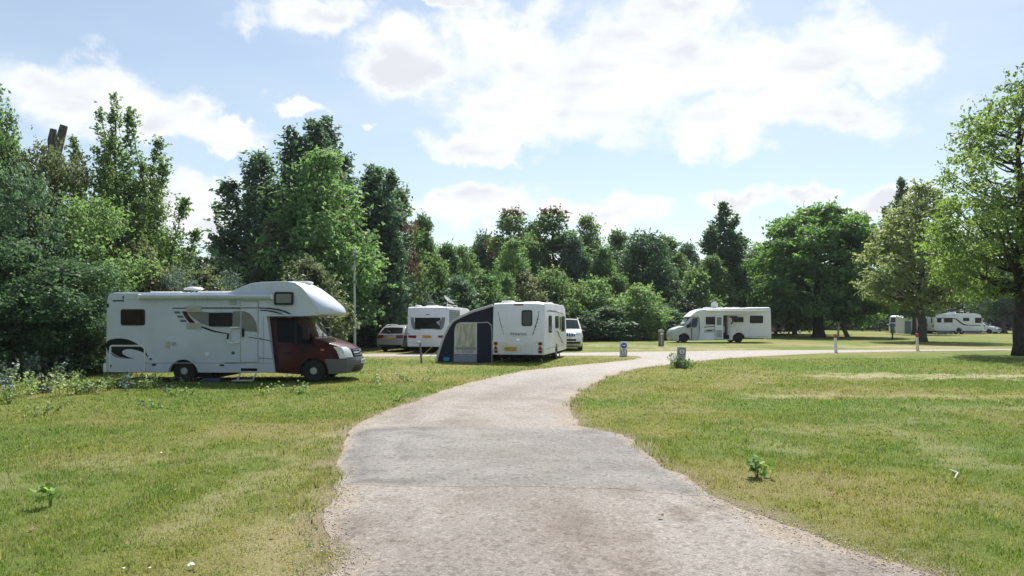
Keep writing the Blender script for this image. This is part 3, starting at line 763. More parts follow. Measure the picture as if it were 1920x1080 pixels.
K['shrub'] = crown_tree('shrub', 31, 4.6, 0.15, 2.2, 'bush', 90, 130, 0.20, 0.30, 0.06, multi=4, limbs=.3, sprigs=4)
K['shrub_b'] = crown_tree('shrub_b', 33, 5.2, 0.15, 2.3, 'egg', 100, 120, 0.20, 0.28, 0.06, multi=4, limbs=.3, sprigs=5)
K['near_bush'] = crown_tree('near_bush', 35, 6.2, 0.1, 2.5, 'bush', 150, 170, 0.125, 0.24, 0.07, multi=5, limbs=.5, sprigs=6)
K['near_tree'] = crown_tree('near_tree', 37, 10.5, 0.8, 3.3, 'egg', 210, 170, 0.15, 0.22, 0.2, limbs=.6, sprigs=5)
K['willow'] = crown_tree('willow', 39, 6.0, 0.4, 2.0, 'round', 90, 140, 0.115, 0.26, 0.07, multi=3, limbs=.5, sprigs=6, up=.1)
K['chestnut'] = crown_tree('chestnut', 41, 15.6, 1.9, 7.4, 'chest', 300, 150, 0.42, 0.17, 0.62, bark=BARK_D, flat=.55, sprigs=3, limbs=.5, hollow=.35, droop=.3)
K['chestnut_b'] = crown_tree('chestnut_b', 43, 15.0, 3.2, 5.4, 'egg', 225, 118, 0.20, 0.16, 0.36, bark=BARK_D, flat=.45, sprigs=5, limbs=.75, hollow=.3, droop=.35)
K['limetree'] = crown_tree('limetree', 45, 13.8, 3.1, 4.2, 'egg', 190, 80, 0.27, 0.20, 0.34, bark=BARK, flat=.5, sprigs=4, limbs=.8, hollow=.35)
K['far'] = crown_tree('far', 47, 12.0, 0.5, 5.0, 'dome', 120, 110, 0.50, 0.26, 0.3, bark=BARK_D, limbs=.3)

def put(kind, px, Y, top, label, mats, name, group=None, rz=None, w=None, parts=('trunk', 'crown'), cat='tree', base_h=None, _n=[0]):
    """plants a copy of a kind at image column px and distance Y so that it is as tall as the photo shows it (top row)"""
    _n[0] += 1
    zs = np.empty(len(K[kind][1].vertices) * 3, np.float32); K[kind][1].vertices.foreach_get('co', zs); zs = zs.reshape(-1, 3)
    h0 = zs[:, 2].max(); r0 = np.percentile(np.hypot(zs[:, 0], zs[:, 1]), 96)
    s = Z(top, Y) / h0
    sx = s if w is None else (w / 2 * Y / F) / r0
    if rz is None: rz = (_n[0] * 2.399) % (2 * PI)
    return plant(name, K[kind], (X(px, Y), Y), mats, label, cat, group, rz, (sx, sx, s), parts)
SH = ('stems', 'foliage')
# left edge group, beside and behind the motorhome
put('near_tree', -28, 25.5, 122, 'tall dark green tree cut off by the left edge of the photo', ['green'], 'broadleaf_tree', w=250)
put('aspen', 222, 29, 172, 'feathery upright aspen with loose spires above the motorhome rear', ['green'], 'aspen_tree', w=215, rz=0.0)
put('near_bush', 98, 26.0, 240, 'olive green tree around the sawn-off dead trunk', ['olive'], 'broadleaf_tree', w=215)
put('willow', 40, 23.5, 292, 'grey green willow at the left edge before the dead trunk', ['bluish'], 'willow_tree', w=210)
put('near_tree', 15, 27.5, 222, 'full green tree between the left edge and the dead trunk', ['green'], 'broadleaf_tree', w=230)
put('near_bush', 165, 25.5, 345, 'big fresh green bush behind the motorhome rear corner', ['fresh'], 'hedge_shrub', w=260, parts=SH, cat='shrub')
put('near_bush', 20, 21.8, 430, 'dark shady bush at the left edge behind the pale weeds', ['dark'], 'hedge_shrub', w=330, parts=SH, cat='shrub')
put('near_bush', 150, 22.6, 470, 'dark bush right behind the motorhome rear end', ['dark'], 'hedge_shrub', w=250, parts=SH, cat='shrub')
put('near_tree', 275, 33, 380, 'small green tree rising behind the rear half of the motorhome roof', ['green'], 'broadleaf_tree', w=190)
put('shrub_b', 265, 27, 440, 'olive shrub above the awning cassette end of the motorhome', ['olive'], 'hedge_shrub', w=170, parts=SH, cat='shrub')
put('willow', 335, 27, 495, 'silver leaved shrub behind the roof dome of the motorhome', ['silver'], 'silver_shrub', w=110, parts=SH, cat='shrub')
put('shrub_b', 385, 28.5, 492, 'olive green shrub behind the middle of the motorhome roof', ['olive'], 'hedge_shrub', w=170, parts=SH, cat='shrub')
put('willow', 425, 29, 500, 'silver leaved shrub just left of the raised motorhome roof', ['silver'], 'silver_shrub', w=90, parts=SH, cat='shrub')
put('maple', 415, 62, 448, 'distant blue green tree in the gap between the left tree groups', ['bluish'], 'broadleaf_tree', w=120)
for (x_, y_, kd_, h_, lab) in ((-21, 16, 'near_tree', 10, 'unseen green tree added along the left hedge line beside the near lawn'), (-25, 9, 'maple', 12, 'unseen taller tree added along the left hedge line abreast of the viewer'), (-22, 2, 'near_bush', 6, 'unseen bush added along the left hedge line abreast of the viewer'),
                             (-24, -6, 'oak', 13, 'unseen oak added to close the left hedge line behind the viewer'), (-14, -16, 'maple', 12, 'first of the unseen trees added behind the viewer'), (-4, -22, 'oak', 13, 'second of the unseen trees added behind the viewer'), (9, -24, 'oak', 12, 'third of the unseen trees added behind the viewer'), (22, -20, 'maple', 12, 'fourth of the unseen trees added behind the viewer')):
    s_ = h_ / {'near_tree': 10.5, 'maple': 12, 'near_bush': 6.2, 'oak': 13.5}[kd_]
    plant('broadleaf_tree', K[kd_], (x_, y_), ['green'], lab, 'tree', None, x_ * 1.3, s_)  # unseen trees added to darken the vehicles' shaded sides and reflections
# tall group left of centre
put('poplar', 610, 45, 213, 'tallest poplar with several dark spires left of centre', ['bluish'], 'poplar_tree', w=235)
put('poplar_b', 490, 44, 283, 'poplar with a leaning spire on the left flank of the tall group', ['bluish'], 'poplar_tree', w=190)
put('ash', 597, 40, 268, 'light green ash in front of the tallest poplar', ['fresh'], 'ash_tree', w=250)
put('poplar_b', 702, 46, 305, 'dark poplar on the right shoulder of the tall group', ['bluish'], 'poplar_tree', w=140)
put('rusty', 752, 48, 338, 'thin tree with reddish brown dying leaves right of the tall poplars', ['green', 'russet'], 'dying_tree', w=120)
put('maple', 795, 52, 388, 'small green tree at the right foot of the reddish dying tree', ['green'], 'broadleaf_tree', w=100)
put('ash', 520, 38, 405, 'olive tree behind the overcab of the motorhome', ['olive'], 'broadleaf_tree', w=160)
put('shrub_b', 575, 34, 470, 'brownish olive shrub above the motorhome overcab', ['olive'], 'hedge_shrub', w=170, parts=SH, cat='shrub')
put('ash', 690, 47.5, 430, 'fresh green tree behind the slim camera pole', ['fresh'], 'broadleaf_tree', w=170)
put('shrub', 645, 44.5, 520, 'dark shrub behind the motorhome bonnet', ['dark'], 'hedge_shrub', w=170, parts=SH, cat='shrub')
put('shrub_b', 705, 48.5, 545, 'fresh green shrub beside the grey estate car', ['fresh'], 'hedge_shrub', w=130, parts=SH, cat='shrub')
put('willow', 768, 49, 505, 'silver leaved shrub above the grey estate car', ['silver'], 'silver_shrub', w=90, parts=SH, cat='shrub')
put('shrub', 740, 50, 560, 'dark green shrub directly behind the grey estate car', ['green'], 'hedge_shrub', w=150, parts=SH, cat='shrub')
# the wood along the middle
put('maple', 1250, 88, 432, 'green tree filling the skyline behind the round oak', ['green'], 'broadleaf_tree', w=130)
put('ash', 870, 66, 455, 'green tree on the skyline above the satellite dish', ['green'], 'broadleaf_tree', w=110)
put('maple', 1000, 70, 440, 'green tree behind the roof of the lettered caravan', ['green'], 'broadleaf_tree', w=110)
put('maple', 1075, 71, 430, 'green tree behind the white off-road car', ['bluish'], 'broadleaf_tree', w=110)
put('maple', 1000, 80, 402, 'green tree filling the skyline between the two thin trees', ['bluish'], 'broadleaf_tree', w=90)
put('maple', 1160, 84, 420, 'green tree linking the thin trees to the round oak', ['green'], 'broadleaf_tree', w=110)
put('maple', 930, 82, 432, 'green tree left of the first thin tree on the skyline', ['green'], 'broadleaf_tree', w=90)
put('maple', 838, 58, 445, 'green tree above the white caravan with the wide rear window', ['green'], 'broadleaf_tree', w=120)
put('oak', 905, 78, 425, 'small dark tree on the skyline left of the thin trees', ['dark'], 'broadleaf_tree', w=90)
put('thin', 965, 76, 382, 'thin tall tree with brownish crown, first of the skyline thin trees', ['green', 'russet'], 'dying_tree', w=125)
put('thin', 1040, 74, 380, 'thin tree with rust red foliage and bare trunk showing sky', ['green', 'russet'], 'dying_tree', w=140, rz=0.4)
put('ash', 1103, 76, 396, 'slender green tree right of the rust red thin tree', ['green'], 'broadleaf_tree', w=110)
put('ash', 962, 62, 442, 'round light green tree above the navy awning', ['fresh'], 'ash_tree', w=110)
put('oak', 1205, 74, 424, 'broad dark round oak on the skyline right of centre', ['dark'], 'oak_tree', w=150)
put('maple', 1128, 70, 455, 'green tree on the left flank of the dark round oak', ['green'], 'broadleaf_tree', w=110)
put('maple', 1290, 96, 446, 'far dark tree in the dip right of the round oak', ['bluish'], 'broadleaf_tree', w=110)
put('pine', 1357, 82, 376, 'dark spiky pine-like tree behind the low-profile motorhome', ['dark'], 'pine_tree', w=95)
put('maple', 1335, 76, 470, 'green tree before the spiky pine', ['green'], 'broadleaf_tree', w=110)
put('oak', 1425, 88, 450, 'green tree between the spiky pine and the big chestnut', ['green'], 'broadleaf_tree', w=120)
shr = [(800, 50, 545, 120, 'dark', 'shrub', 'dark shrub behind the white caravan roof'), (855, 52, 510, 130, 'bluish', 'shrub_b', 'blue green shrub above the satellite dish of the white caravan'),
       (905, 54, 500, 130, 'green', 'shrub', 'green shrub above the sloping awning roof'), (945, 57, 505, 90, 'fresh', 'shrub_b', 'fresh green shrub over the rear corner of the caravan with awning'),
       (985, 60, 500, 130, 'olive', 'shrub_b', 'olive shrub above the roof vents of the caravan with awning'), (1040, 62, 490, 130, 'green', 'shrub', 'green shrub above the front end of the caravan with awning'),
       (1075, 64, 525, 110, 'olive', 'shrub_b', 'brownish shrub over the white off-road car'), (1110, 64, 510, 120, 'fresh', 'shrub', 'fresh green shrub right of the white off-road car'),
       (1150, 68, 505, 120, 'green', 'shrub_b', 'green shrub left of the round-topped hedge shrub'), (1195, 63, 525, 130, 'fresh', 'shrub', 'round-topped bright shrub at the foot of the wood'),
       (1250, 71, 510, 130, 'dark', 'shrub', 'dark shrub behind the weathered timber bollard'), (1300, 71, 495, 120, 'green', 'shrub_b', 'green shrub left of the low-profile motorhome nose'),
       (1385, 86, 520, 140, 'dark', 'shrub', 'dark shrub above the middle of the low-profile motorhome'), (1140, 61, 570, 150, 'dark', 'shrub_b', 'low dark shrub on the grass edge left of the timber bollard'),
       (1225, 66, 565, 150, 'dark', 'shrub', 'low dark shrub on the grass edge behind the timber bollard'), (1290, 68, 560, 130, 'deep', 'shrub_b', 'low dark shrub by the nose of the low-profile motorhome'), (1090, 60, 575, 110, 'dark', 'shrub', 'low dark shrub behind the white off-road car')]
for (px, Y, top, w, mt, kd, lab) in shr: put(kd, px, Y, top, lab, [mt], 'hedge_shrub', 'shrubs along the foot of the wood', w=w, parts=SH, cat='shrub')
# right side
put('chestnut', 1535, 75, 368, 'broad spreading dark chestnut with thick flared trunk', ['chestnut'], 'chestnut_tree', w=255, rz=2.0)
put('maple', 1490, 90, 470, 'smaller tree with a slim trunk behind the big chestnut', ['green'], 'broadleaf_tree', w=150)
put('maple', 1454, 93, 480, 'slim tree just behind the rear of the low-profile motorhome', ['dark'], 'broadleaf_tree', w=120)
put('limetree', 1728, 58, 330, 'pale yellow green tree with straight trunk before the far caravans', ['pale'], 'lime_tree', w=220)
put('pine', 1690, 106, 330, 'dark narrow conifer peaking behind the pale tree', ['dark'], 'pine_tree', w=70)
put('chestnut_b', 1914, 34.5, 122, 'large leafy chestnut at the right edge with dark straight trunk', ['fresh_chestnut'], 'chestnut_tree', w=355, rz=1.0)
put('limetree', 1714, 88, 470, 'dark tree between the small far caravan awning and the twin-axle caravan', ['dark'], 'broadleaf_tree', w=110)
put('limetree', 1882, 100, 480, 'small tree right of the far silver car', ['dark'], 'broadleaf_tree', w=130)
bk = [(1420, 'leftmost'), (1475, 'second'), (1530, 'third'), (1590, 'fourth'), (1640, 'fifth'), (1700, 'sixth'), (1765, 'seventh'), (1825, 'eighth'), (1890, 'ninth'), (1960, 'rightmost')]
for i, (px, w_) in enumerate(bk):
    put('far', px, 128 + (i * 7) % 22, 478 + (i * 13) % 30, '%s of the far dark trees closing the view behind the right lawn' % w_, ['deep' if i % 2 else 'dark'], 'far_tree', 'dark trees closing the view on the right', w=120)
# a wood that reads as one mass behind the rows
def far_wood():
    lv = Leaves(71); g = np.random.default_rng(72)
    for k in range(420):
        x = g.uniform(-75, 90); y = 100 + abs(x) * 0.25 + g.uniform(0, 30); z = g.uniform(0.5, 7.5) if x < 25 else g.uniform(.5, 9)
        if x > 25: y += 35
        lv.clump(np.array((x, y, z)), g.uniform(2, 3.6), 90, 0.75, .8, 0, .5, .5)
    for k in range(230):    # right, below the crowns of the far trees
        x = g.uniform(30, 125); y = 116 + g.uniform(0, 26) + (x > 85) * 8; z = g.uniform(.4, 6.5)
        lv.clump(np.array((x, y, z)), g.uniform(1.8, 3.0), 90, 0.6, .8, 0, .5, .5)
    for k in range(150):    # left side, behind the hedge beside the motorhome
        x = g.uniform(-34, -15); y = 32 + g.uniform(0, 14) - (x + 15) * .2; z = g.uniform(.4, 4.5)
        lv.clump(np.array((x, y, z)), g.uniform(1.2, 2.2), 100, 0.4, .8, 0, .5, .5)
    for k in range(90):
        x = g.uniform(-14, 3); y = 51 + g.uniform(0, 10) + (x + 14) * .5; z = g.uniform(.4, 4.0)
        lv.clump(np.array((x, y, z)), g.uniform(1.2, 2.2), 90, 0.4, .8, 0, .5, .5)
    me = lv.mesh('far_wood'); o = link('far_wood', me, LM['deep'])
    tag(o, 'mass of dark undergrowth and wood behind the rows of trees', 'wood', kind='stuff')
far_wood()
# ================================================================== vehicles
WHITE = pbr('white_panel', (0.70, 0.715, 0.77), 0.38, spec=0.35, coat=0.0, var=0.05, vscale=0.8, dirt=(0.42, 0.42, 0.38, 0.30))
WHITE_SHADED = pbr('shaded_white_panel', (0.50, 0.555, 0.66), 0.38, spec=0.35, var=0.06, vscale=0.8, dirt=(0.33, 0.34, 0.32, 0.45))  # left motorhome's white with dirt; its shade is painted in as darker, bluer base
WHITE_P = pbr('white_plastic', (0.72, 0.72, 0.70), 0.42, var=0.05)
SEAM = pbr('seam_grey', (0.33, 0.35, 0.37), 0.6)
GLASS = pbr('dark_glass', (0.010, 0.012, 0.014), 0.10, spec=0.22, coat=0.0)
GLASS_B = pbr('brown_acrylic', (0.026, 0.019, 0.016), 0.14, spec=0.2)
GLASS_L = pbr('cab_glass', (0.020, 0.026, 0.030), 0.06, spec=0.45, coat=0.0)
TRIM = pbr('black_trim', (0.016, 0.017, 0.019), 0.6, spec=0.25, var=0.15)
RUBBER = pbr('tyre_rubber', (0.024, 0.024, 0.025), 0.85, spec=0.2, var=0.2, bump=0.2)
STEEL = pbr('wheel_steel', (0.40, 0.41, 0.42), 0.42, metal=0.15, var=0.1, vscale=9)
ALLOY = pbr('alloy_silver', (0.56, 0.57, 0.59), 0.35, metal=0.2, var=0.05, vscale=9)
MAROON = pbr('maroon_paint', (0.052, 0.0055, 0.014), 0.26, spec=0.22, coat=0.10, var=0.08, vscale=1.5)
GREYPL = pbr('grey_bumper_plastic', (0.088, 0.094, 0.104), 0.55, var=0.08, vscale=5)
INK = pbr('decal_black', (0.010, 0.010, 0.016), 0.5, spec=0.2)
INK_R = pbr('decal_maroon', (0.060, 0.010, 0.014), 0.5, spec=0.2)
INK_G = pbr('decal_grey', (0.165, 0.170, 0.175), 0.45)
INK_B = pbr('decal_slate', (0.100, 0.135, 0.175), 0.45)
BEIGE = pbr('vent_beige', (0.40, 0.40, 0.34), 0.5)
LAMP_W = pbr('lamp_clear', (0.60, 0.62, 0.64), 0.12, spec=0.9, coat=0.8, var=0.2, vscale=18)
LAMP_R = pbr('lamp_red', (0.20, 0.010, 0.012), 0.25, spec=0.3, coat=0.1)
LAMP_O = pbr('lamp_orange', (0.55, 0.17, 0.02), 0.2, coat=0.4)
CHROME = pbr('chrome', (0.62, 0.63, 0.64), 0.15, metal=1.0)
PLATE_Y = pbr('plate_yellow', (0.60, 0.36, 0.03), 0.35)
PLATE_W = pbr('plate_white', (0.74, 0.74, 0.70), 0.35)
UNDER = pbr('underbody_black', (0.016, 0.016, 0.016), 0.9, spec=0.1)
SILVER = pbr('silver_paint', (0.47, 0.49, 0.52), 0.34, metal=0.1, coat=0.1)
GREYCAR = pbr('grey_car_paint', (0.250, 0.275, 0.300), 0.32, metal=0.15, coat=0.2)
WHITECAR = pbr('white_car_paint', (0.74, 0.745, 0.75), 0.25, coat=0.7, var=0.02)
ROOMDARK = pbr('dim_interior', (0.10, 0.075, 0.055), 0.7, var=0.3, vscale=4)
CREAM = pbr('cream_fabric', (0.55, 0.50, 0.36), 0.8, var=0.1)

class Loft:
    def __init__(s, pts, hw, bulge=None, crown=None, p=2.4, st=(-1, -.97, -.88, -.7, -.45, 0, .45, .7, .88, .97, 1)):
        s.p = [tuple(map(float, q)) for q in pts]; s.hw = hw; s.bulge = bulge or (lambda x, z: 0.0); s.crown = crown or (lambda x, z: 0.0); s.pw = p; s.st = st
        s.cx = sum(q[0] for q in s.p) / len(s.p); s.cz = sum(q[1] for q in s.p) / len(s.p)
    def pt(s, x, z, v):
        w = 1 - abs(v) ** s.pw
        return Vector((x + s.bulge(x, z) * w, v * s.hw(x, z), z + s.crown(x, z) * w))
    def at(s, u, v):
        n = len(s.p); i = int(math.floor(u)); f = u - i; a = s.p[i % n]; b = s.p[(i + 1) % n]
        return s.pt(a[0] + (b[0] - a[0]) * f, a[1] + (b[1] - a[1]) * f, v)
    def body(s, name, mat, parent, bev=0.03):
        bm = bmesh.new(); n = len(s.p)
        rows = [[bm.verts.new(s.pt(x, z, v)) for (x, z) in s.p] for v in s.st]
        for a, b in zip(rows[:-1], rows[1:]):
            for i in range(n): bm.faces.new((a[i], a[(i + 1) % n], b[(i + 1) % n], b[i]))
        c0 = bm.faces.new(rows[0]); c1 = bm.faces.new(rows[-1][::-1])
        bmesh.ops.recalc_face_normals(bm, faces=list(bm.faces))
        if bev > 0:
            bmesh.ops.bevel(bm, geom=list({e for f in (c0, c1) for e in f.edges}), offset=bev, segments=3, affect='EDGES', profile=0.5, clamp_overlap=True)
        me = bpy.data.meshes.new(name); bm.to_mesh(me); bm.free()
        me.polygons.foreach_set('use_smooth', np.ones(len(me.polygons), bool)); me.set_sharp_from_angle(angle=R(28))
        return link(name, me, mat, parent)
    def patch(s, mb, u0, u1, v0, v1, off=0.006, th=0.02, nu=4, nv=6, taper=0.0):
        """slab lying on the surface between profile positions u0..u1 and lateral positions v0..v1"""
        top, bot = [], []
        vm = (v0 + v1) / 2
        for i in range(nu + 1):
            u = u0 + (u1 - u0) * i / nu; ra, rb = [], []
            k = 1 - taper * (i / nu)
            for j in range(nv + 1):
                v = vm + (v0 + (v1 - v0) * j / nv - vm) * k; e = 1e-3
                p = s.at(u, v); n = (s.at(u + e, v) - s.at(u - e, v)).cross(s.at(u, min(1, v + e)) - s.at(u, max(-1, v - e)))
                n.normalize()
                if n.dot(p - Vector((s.cx, 0, s.cz))) < 0: n = -n
                ra.append(mb.bm.verts.new(p + n * off)); rb.append(mb.bm.verts.new(p + n * (off - th)))
            top.append(ra); bot.append(rb)
        fs = []
        for i in range(nu):
            for j in range(nv):
                fs.append(mb.bm.faces.new((top[i][j], top[i + 1][j], top[i + 1][j + 1], top[i][j + 1])))
                fs.append(mb.bm.faces.new((bot[i][j], bot[i][j + 1], bot[i + 1][j + 1], bot[i + 1][j])))
        for i in range(nu):
            for j in (0, nv): fs.append(mb.bm.faces.new((top[i][j], top[i + 1][j], bot[i + 1][j], bot[i][j])))
        for j in range(nv):
            for i in (0, nu): fs.append(mb.bm.faces.new((top[i][j], top[i][j + 1], bot[i][j + 1], bot[i][j])))
        bmesh.ops.recalc_face_normals(mb.bm, faces=fs)
        return mb
    def side(s, mb, pts, sg, off=0.006, th=0.02):
        a = [mb.bm.verts.new((x, sg * (s.hw(x, z) + off), z)) for x, z in pts]; b = [mb.bm.verts.new((x, sg * (s.hw(x, z) + off - th), z)) for x, z in pts]
        n = len(a); fs = [mb.bm.faces.new(a), mb.bm.faces.new(b[::-1])]
        for i in range(n): fs.append(mb.bm.faces.new((a[i], b[i], b[(i + 1) % n], a[(i + 1) % n])))
        bmesh.ops.recalc_face_normals(mb.bm, faces=fs)
        return mb
def arc(cx, cz, r, a0, a1, n=10): return [(cx + r * math.cos(R(a0 + (a1 - a0) * i / n)), cz + r * math.sin(R(a0 + (a1 - a0) * i / n))) for i in range(n + 1)]
def rrect(x0, x1, z0, z1, r, n=3):
    o = []
    for cx, cz, a in ((x1 - r, z1 - r, 0), (x0 + r, z1 - r, 90), (x0 + r, z0 + r, 180), (x1 - r, z0 + r, 270)): o += arc(cx, cz, r, a, a + 90, n)
    return o
def mp_(lo, hi, x): return max(0.0, min(1.0, (x - lo) / (hi - lo)))
def sm_(lo, hi, x): t = mp_(lo, hi, x); return t * t * (3 - 2 * t)
def text_mesh(txt, size, ext=0.003, space=1.0):
    cu = bpy.data.curves.new('lettering', 'FONT'); cu.body = txt; cu.size = size; cu.extrude = ext; cu.align_x = 'CENTER'; cu.align_y = 'CENTER'; cu.space_character = space
    o = bpy.data.objects.new('lettering_source', cu); COL.objects.link(o)
    me = bpy.data.meshes.new_from_object(o.evaluated_get(bpy.context.evaluated_depsgraph_get()))
    bpy.data.objects.remove(o); bpy.data.curves.remove(cu); me.name = 'lettering'
    me.materials.clear()
    return me
def lettering(txt, size, loc, rot, mat, parent, name='lettering', space=1.0):
    o = link(name, text_mesh(txt, size, 0.003, space), mat, parent); o.location = loc; o.rotation_euler = rot
    return o
def wheel(parent, x, y, r, w, mat=None, style='steel', name='wheel'):
    sg = 1 if y > 0 else -1
    e = MB(); e.lathe([(r * .60, -w / 2), (r * .9, -w / 2), (r * .985, -w * .40), (r, -w * .2), (r, w * .2), (r * .985, w * .40), (r * .9, w / 2), (r * .60, w / 2)], 28)
    o = e.build(name, RUBBER, parent); o.location = (x, y, r)
    f = MB(); q = sg * (w / 2)
    f.lathe([(r * .62, q * .98), (r * .60, q * .70), (r * .52, q * .55), (r * .50, q * .60), (r * .34, q * .80), (r * .30, q * 1.02), (r * .10, q * 1.06), (r * .02, q * 1.06)] if style == 'steel' else [(r * .64, q * .96), (r * .61, q * .70), (r * .58, q * .3), (r * .02, q * .3)], 24)
    f.build('rim', mat or STEEL, o)
    if style == 'alloy':
        g = MB()
        for k in range(5):
            for dd in (-.16, .16):
                a = 2 * PI * k / 5 + dd; b = 2 * PI * k / 5 + dd * .45
                g.tube([(r * .10 * math.cos(b), q * .85, r * .10 * math.sin(b)), (r * .60 * math.cos(a), q * .80, r * .60 * math.sin(a))], [r * .045, r * .05], 6)
        g.lathe([(r * .13, q * .6), (r * .13, q * .92), (r * .02, q * .95)], 12)
        g.build('spokes', mat or ALLOY, o)
    elif style == 'steel':
        g = MB()
        for k in range(8):
            a = 2 * PI * k / 8; g.lathe([(r * .05, q * .70 if sg > 0 else q * .70), (r * .045, q * .735)], 8, 'y', (r * .43 * math.cos(a), 0, r * .43 * math.sin(a)))
        g.build('rim_holes', UNDER, o)['kind'] = 'stuff'
    return o
def plate(parent, loc, rz, w, h, mat, strokes=7, rx=0.0, seed=1):
    m = MB(); m.box((-w / 2, -.006, -h / 2), (w / 2, .006, h / 2), 0.003); o = m.build('number_plate', mat, parent); o.location = loc; o.rotation_euler = (rx, 0, rz)
    g = np.random.default_rng(seed); m = MB(); cw = w * .8 / strokes
    for k in range(strokes):
        if k == 4: continue
        x = -w * .4 + cw * (k + .5); hh = h * .31
        pts = [(-.3, -1), (-.3, 1), (.3, 1), (.3, 0), (-.3, 0), (.3, -1)] if g.random() < .5 else [(.3, 1), (-.3, 1), (-.3, 0), (.3, 0), (.3, -1), (-.3, -1)]
        m.tube([(x + a * cw, -.0075, b * hh) for a, b in pts], cw * .085, 4)
    m.build('characters', INK, o)['kind'] = 'stuff'; return o
def rooflight(parent, x, y, z, lx, ly, h, mat=None, name='roof_vent'):
    m = MB(); m.box((x - lx / 2, y - ly / 2, z - .03), (x + lx / 2, y + ly / 2, z + h), min(h * .45, .05), 2); return m.build(name, mat or WHITE_P, parent)
def window(lf, root, pts, sg, frame=TRIM, glass=GLASS, off=0.012, inset=0.05, name='window'):
    o = lf.side(MB(), pts, sg, off, 0.03).build(name, frame, root)
    cx = sum(p[0] for p in pts) / len(pts); cz = sum(p[1] for p in pts) / len(pts)
    sx = max(p[0] for p in pts) - min(p[0] for p in pts); sz = max(p[1] for p in pts) - min(p[1] for p in pts)
    q = [(cx + (x - cx) * (1 - 2 * inset / sx), cz + (z - cz) * (1 - 2 * inset / sz)) for x, z in pts]
    lf.side(MB(), q, sg, off + 0.006, 0.02).build('pane', glass, o)
    return o
def box_part(name, lo, hi, mat, parent, bev=0.01): return MB().box(lo, hi, bev).build(name, mat, parent)

